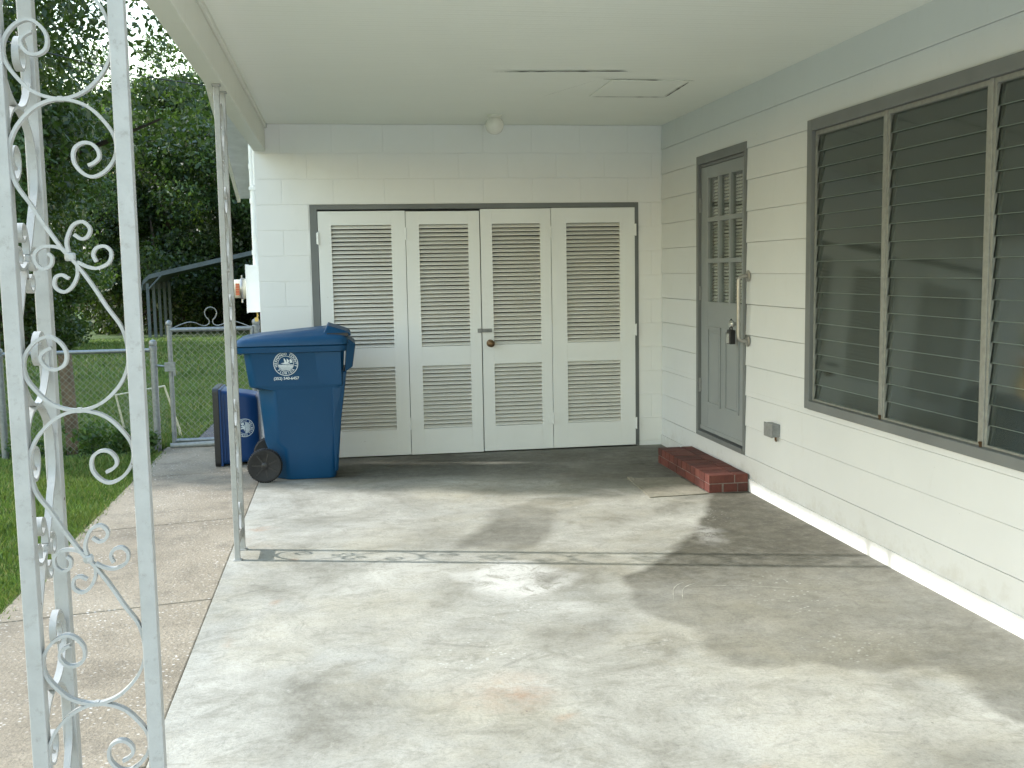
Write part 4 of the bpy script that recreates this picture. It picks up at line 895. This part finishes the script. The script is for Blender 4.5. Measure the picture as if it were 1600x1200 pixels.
T = [
 ('B', -15.5, 76, 1.9, .4, 'tall leafy tree in the far back row, at the left of the wood'),
 ('B', -9.8, 84, 2.0, 1.4, 'tall leafy tree in the far back row, behind the canopy'),
 ('A', -3.5, 84, 1.5, 2.4, 'spreading dark tree in the far back row, right of the canopy'),
 ('C', -12.5, 72, 2.4, .9, 'big dark thicket shrub closing the wood behind the left canopy legs'),
 ('C', -7.0, 72, 2.4, 2.9, 'big dark thicket shrub closing the wood behind the canopy middle'),
 ('C', -1.8, 72, 2.4, 3.9, 'big dark thicket shrub closing the wood behind the storage corner'),
 ('A', -8.5, 27, 1.0, .3, 'tall dark oak nearest behind the fence, its trunk just left of the wooden post'),
 ('A', -11.6, 36, .9, 2.0, 'tall dark oak standing behind the nearest oak at the left edge'),
 ('D', -7.6, 22.5, .62, 1.1, 'sunlit light green sapling seen through the upper scrolls'),
 ('B', -9.3, 62, 1.72, .5, 'bright green tree just right of the nearest column, below the sky gap'),
 ('B', -5.0, 66, 1.70, 1.9, 'rounded green tree directly behind the slim column top'),
 ('D', -6.6, 72, 1.50, 2.7, 'pale green feathery tree between the two iron columns'),
 ('B', -1.6, 62, 1.45, 3.9, 'green tree between the slim column and the storage wall'),
 ('C', -9.4, 31, 1.0, .2, 'large dark shrub at the far left behind the fence rail'),
 ('C', -11.0, 40, 1.05, 1.2, 'dark rounded shrub left of the metal canopy'),
 ('C', -12.2, 38, 1.3, 5.2, 'dark shrub farthest left under the oak'),
 ('B', -13.3, 50, 1.25, 5.0, 'leafy tree deep in the wood at the far left'),
 ('C', -5.0, 64, 1.7, 4.0, 'dark undergrowth shrub behind the metal canopy'),
 ('C', -1.0, 60, 1.6, 2.0, 'dark undergrowth shrub right of the metal canopy'),
 ('C', -10.0, 60, 1.7, 3.0, 'dark undergrowth shrub left behind the metal canopy'),
 ('A', -15.0, 60, 1.0, 5.5, 'tall dark tree in the back row left of the sky gap'),
]
for k, x, y, s, rz_, lab in T:
    o = protos[k] if k not in used else copy_tree(protos[k]); used.add(k)
    o.name = {'A': 'oak_tree', 'B': 'leafy_tree', 'C': 'shrub', 'D': 'slender_tree'}[k]; o['category'] = 'shrub' if k == 'C' else 'tree'
    o.location = (x, y, gz(x, y)); o.scale = (s, s, s); o.rotation_euler = (0, 0, rz_); o['label'] = lab
    o['group'] = 'shrubs under the trees' if k == 'C' else 'trees behind the fence'
# trees out of frame on the left: they fill the window reflections and shade the far lawn
for k, x, y, s, rz_ in (('A', -15, 19.5, .85, 1), ('A', -13, 14.3, .70, 2.2), ('B', -22, 4, .95, 2),  ('B', -26, 19, 1, 4), ('A', -14.5, 24, .9, .7), ('B', -15, 33, 1.1, 1.7), ('B', -24, 11, 1, 5)):
    o = copy_tree(protos[k]); o.name = 'side_tree'; o.location = (x, y, gz(x, y)); o.scale = (s, s, s); o.rotation_euler = (0, 0, rz_); o['label'] = 'tree at the left side of the yard, outside the picture'; o['group'] = 'trees at the left side of the yard'

tShade = tree_proto('tall', 31, 11.8, 2.2, 6.0, 26000, .10, m_leafA, 40)  # unseen tree, added with a high crown to shade the slab's far end
tShade.location = (-9.6, 11.7, gz(-9.6, 11.7)); tShade['label'] = 'tall slim unseen tree added on the left to shade the far end of the slab'; tShade['group'] = 'trees at the left side of the yard'; tShade.name = 'side_tree'
# ------------------------------------------------------------------ far metal canopy
CP = empty('metal_canopy', (-5, 55, -1.4), 'open metal carport canopy with rounded eave far across the lawn', 'canopy')
K = 1.62; zb0 = -1.42
b = MB(); prof = [(-8.70, .90), (-8.62, 1.25), (-8.35, 1.50), (-7.6, 1.68), (-5.4, 2.16), (-3.2, 2.62), (-1.0, 2.16), (1.2, 1.68), (1.9, 1.4), (2.1, .9)]
ya, yb_ = 49, 56
rings = [[(x, yy, z) for yy in (ya,)] for x, z in prof]
vs = [(x, yy, z+t) for x, z in prof for yy in (ya, yb_) for t in (0, .05)]
fs = []
for i in range(len(prof)-1): a = i*4; c = a+4; fs += [(a, a+1, c+1, c), (a+2, c+2, c+3, a+3), (a+1, a+3, c+3, c+1), (a, c, c+2, a+2)]
b.add(vs, fs); b.build('roof', m_canopy, CP)
b = MB(); b.add([(x, ya-.02, z+t) for x, z in prof for t in (-.10, .09)], [(2*i, 2*i+1, 2*i+3, 2*i+2) for i in range(len(prof)-1)]); b.build('end_trim', m_canopy, CP)
for k, (x, y) in enumerate([(-8.45, 49), (-8.45, 50.5), (-8.45, 52), (-8.45, 53.5), (-8.45, 55), (2.0, 49), (2.0, 55)]):
    b = MB(); b.box(x-.06, x+.06, y, y+.12, -1.6, 1.2); b.build('leg', m_canopy, CP)
b = MB(); b.tube([(-8.40, 49, .95), (-7.8, 49, 1.58)], .04, 6); b.build('brace', m_canopy, CP)
# overhead wire
b = MB(); P_ = [(-7.5, 16, 5.55+0)]; b.tube([(-9, 16, 6.1), (-5, 16, 4.92), (-3.828, 16, 4.595), (-2.737, 16, 4.322), (-1.742, 16, 4.181), (2, 16, 3.9)], .008, 6)
tag(b.build('overhead_wire', m_black, smooth=True), 'thin dark overhead wire strung in front of the trees', 'wire')
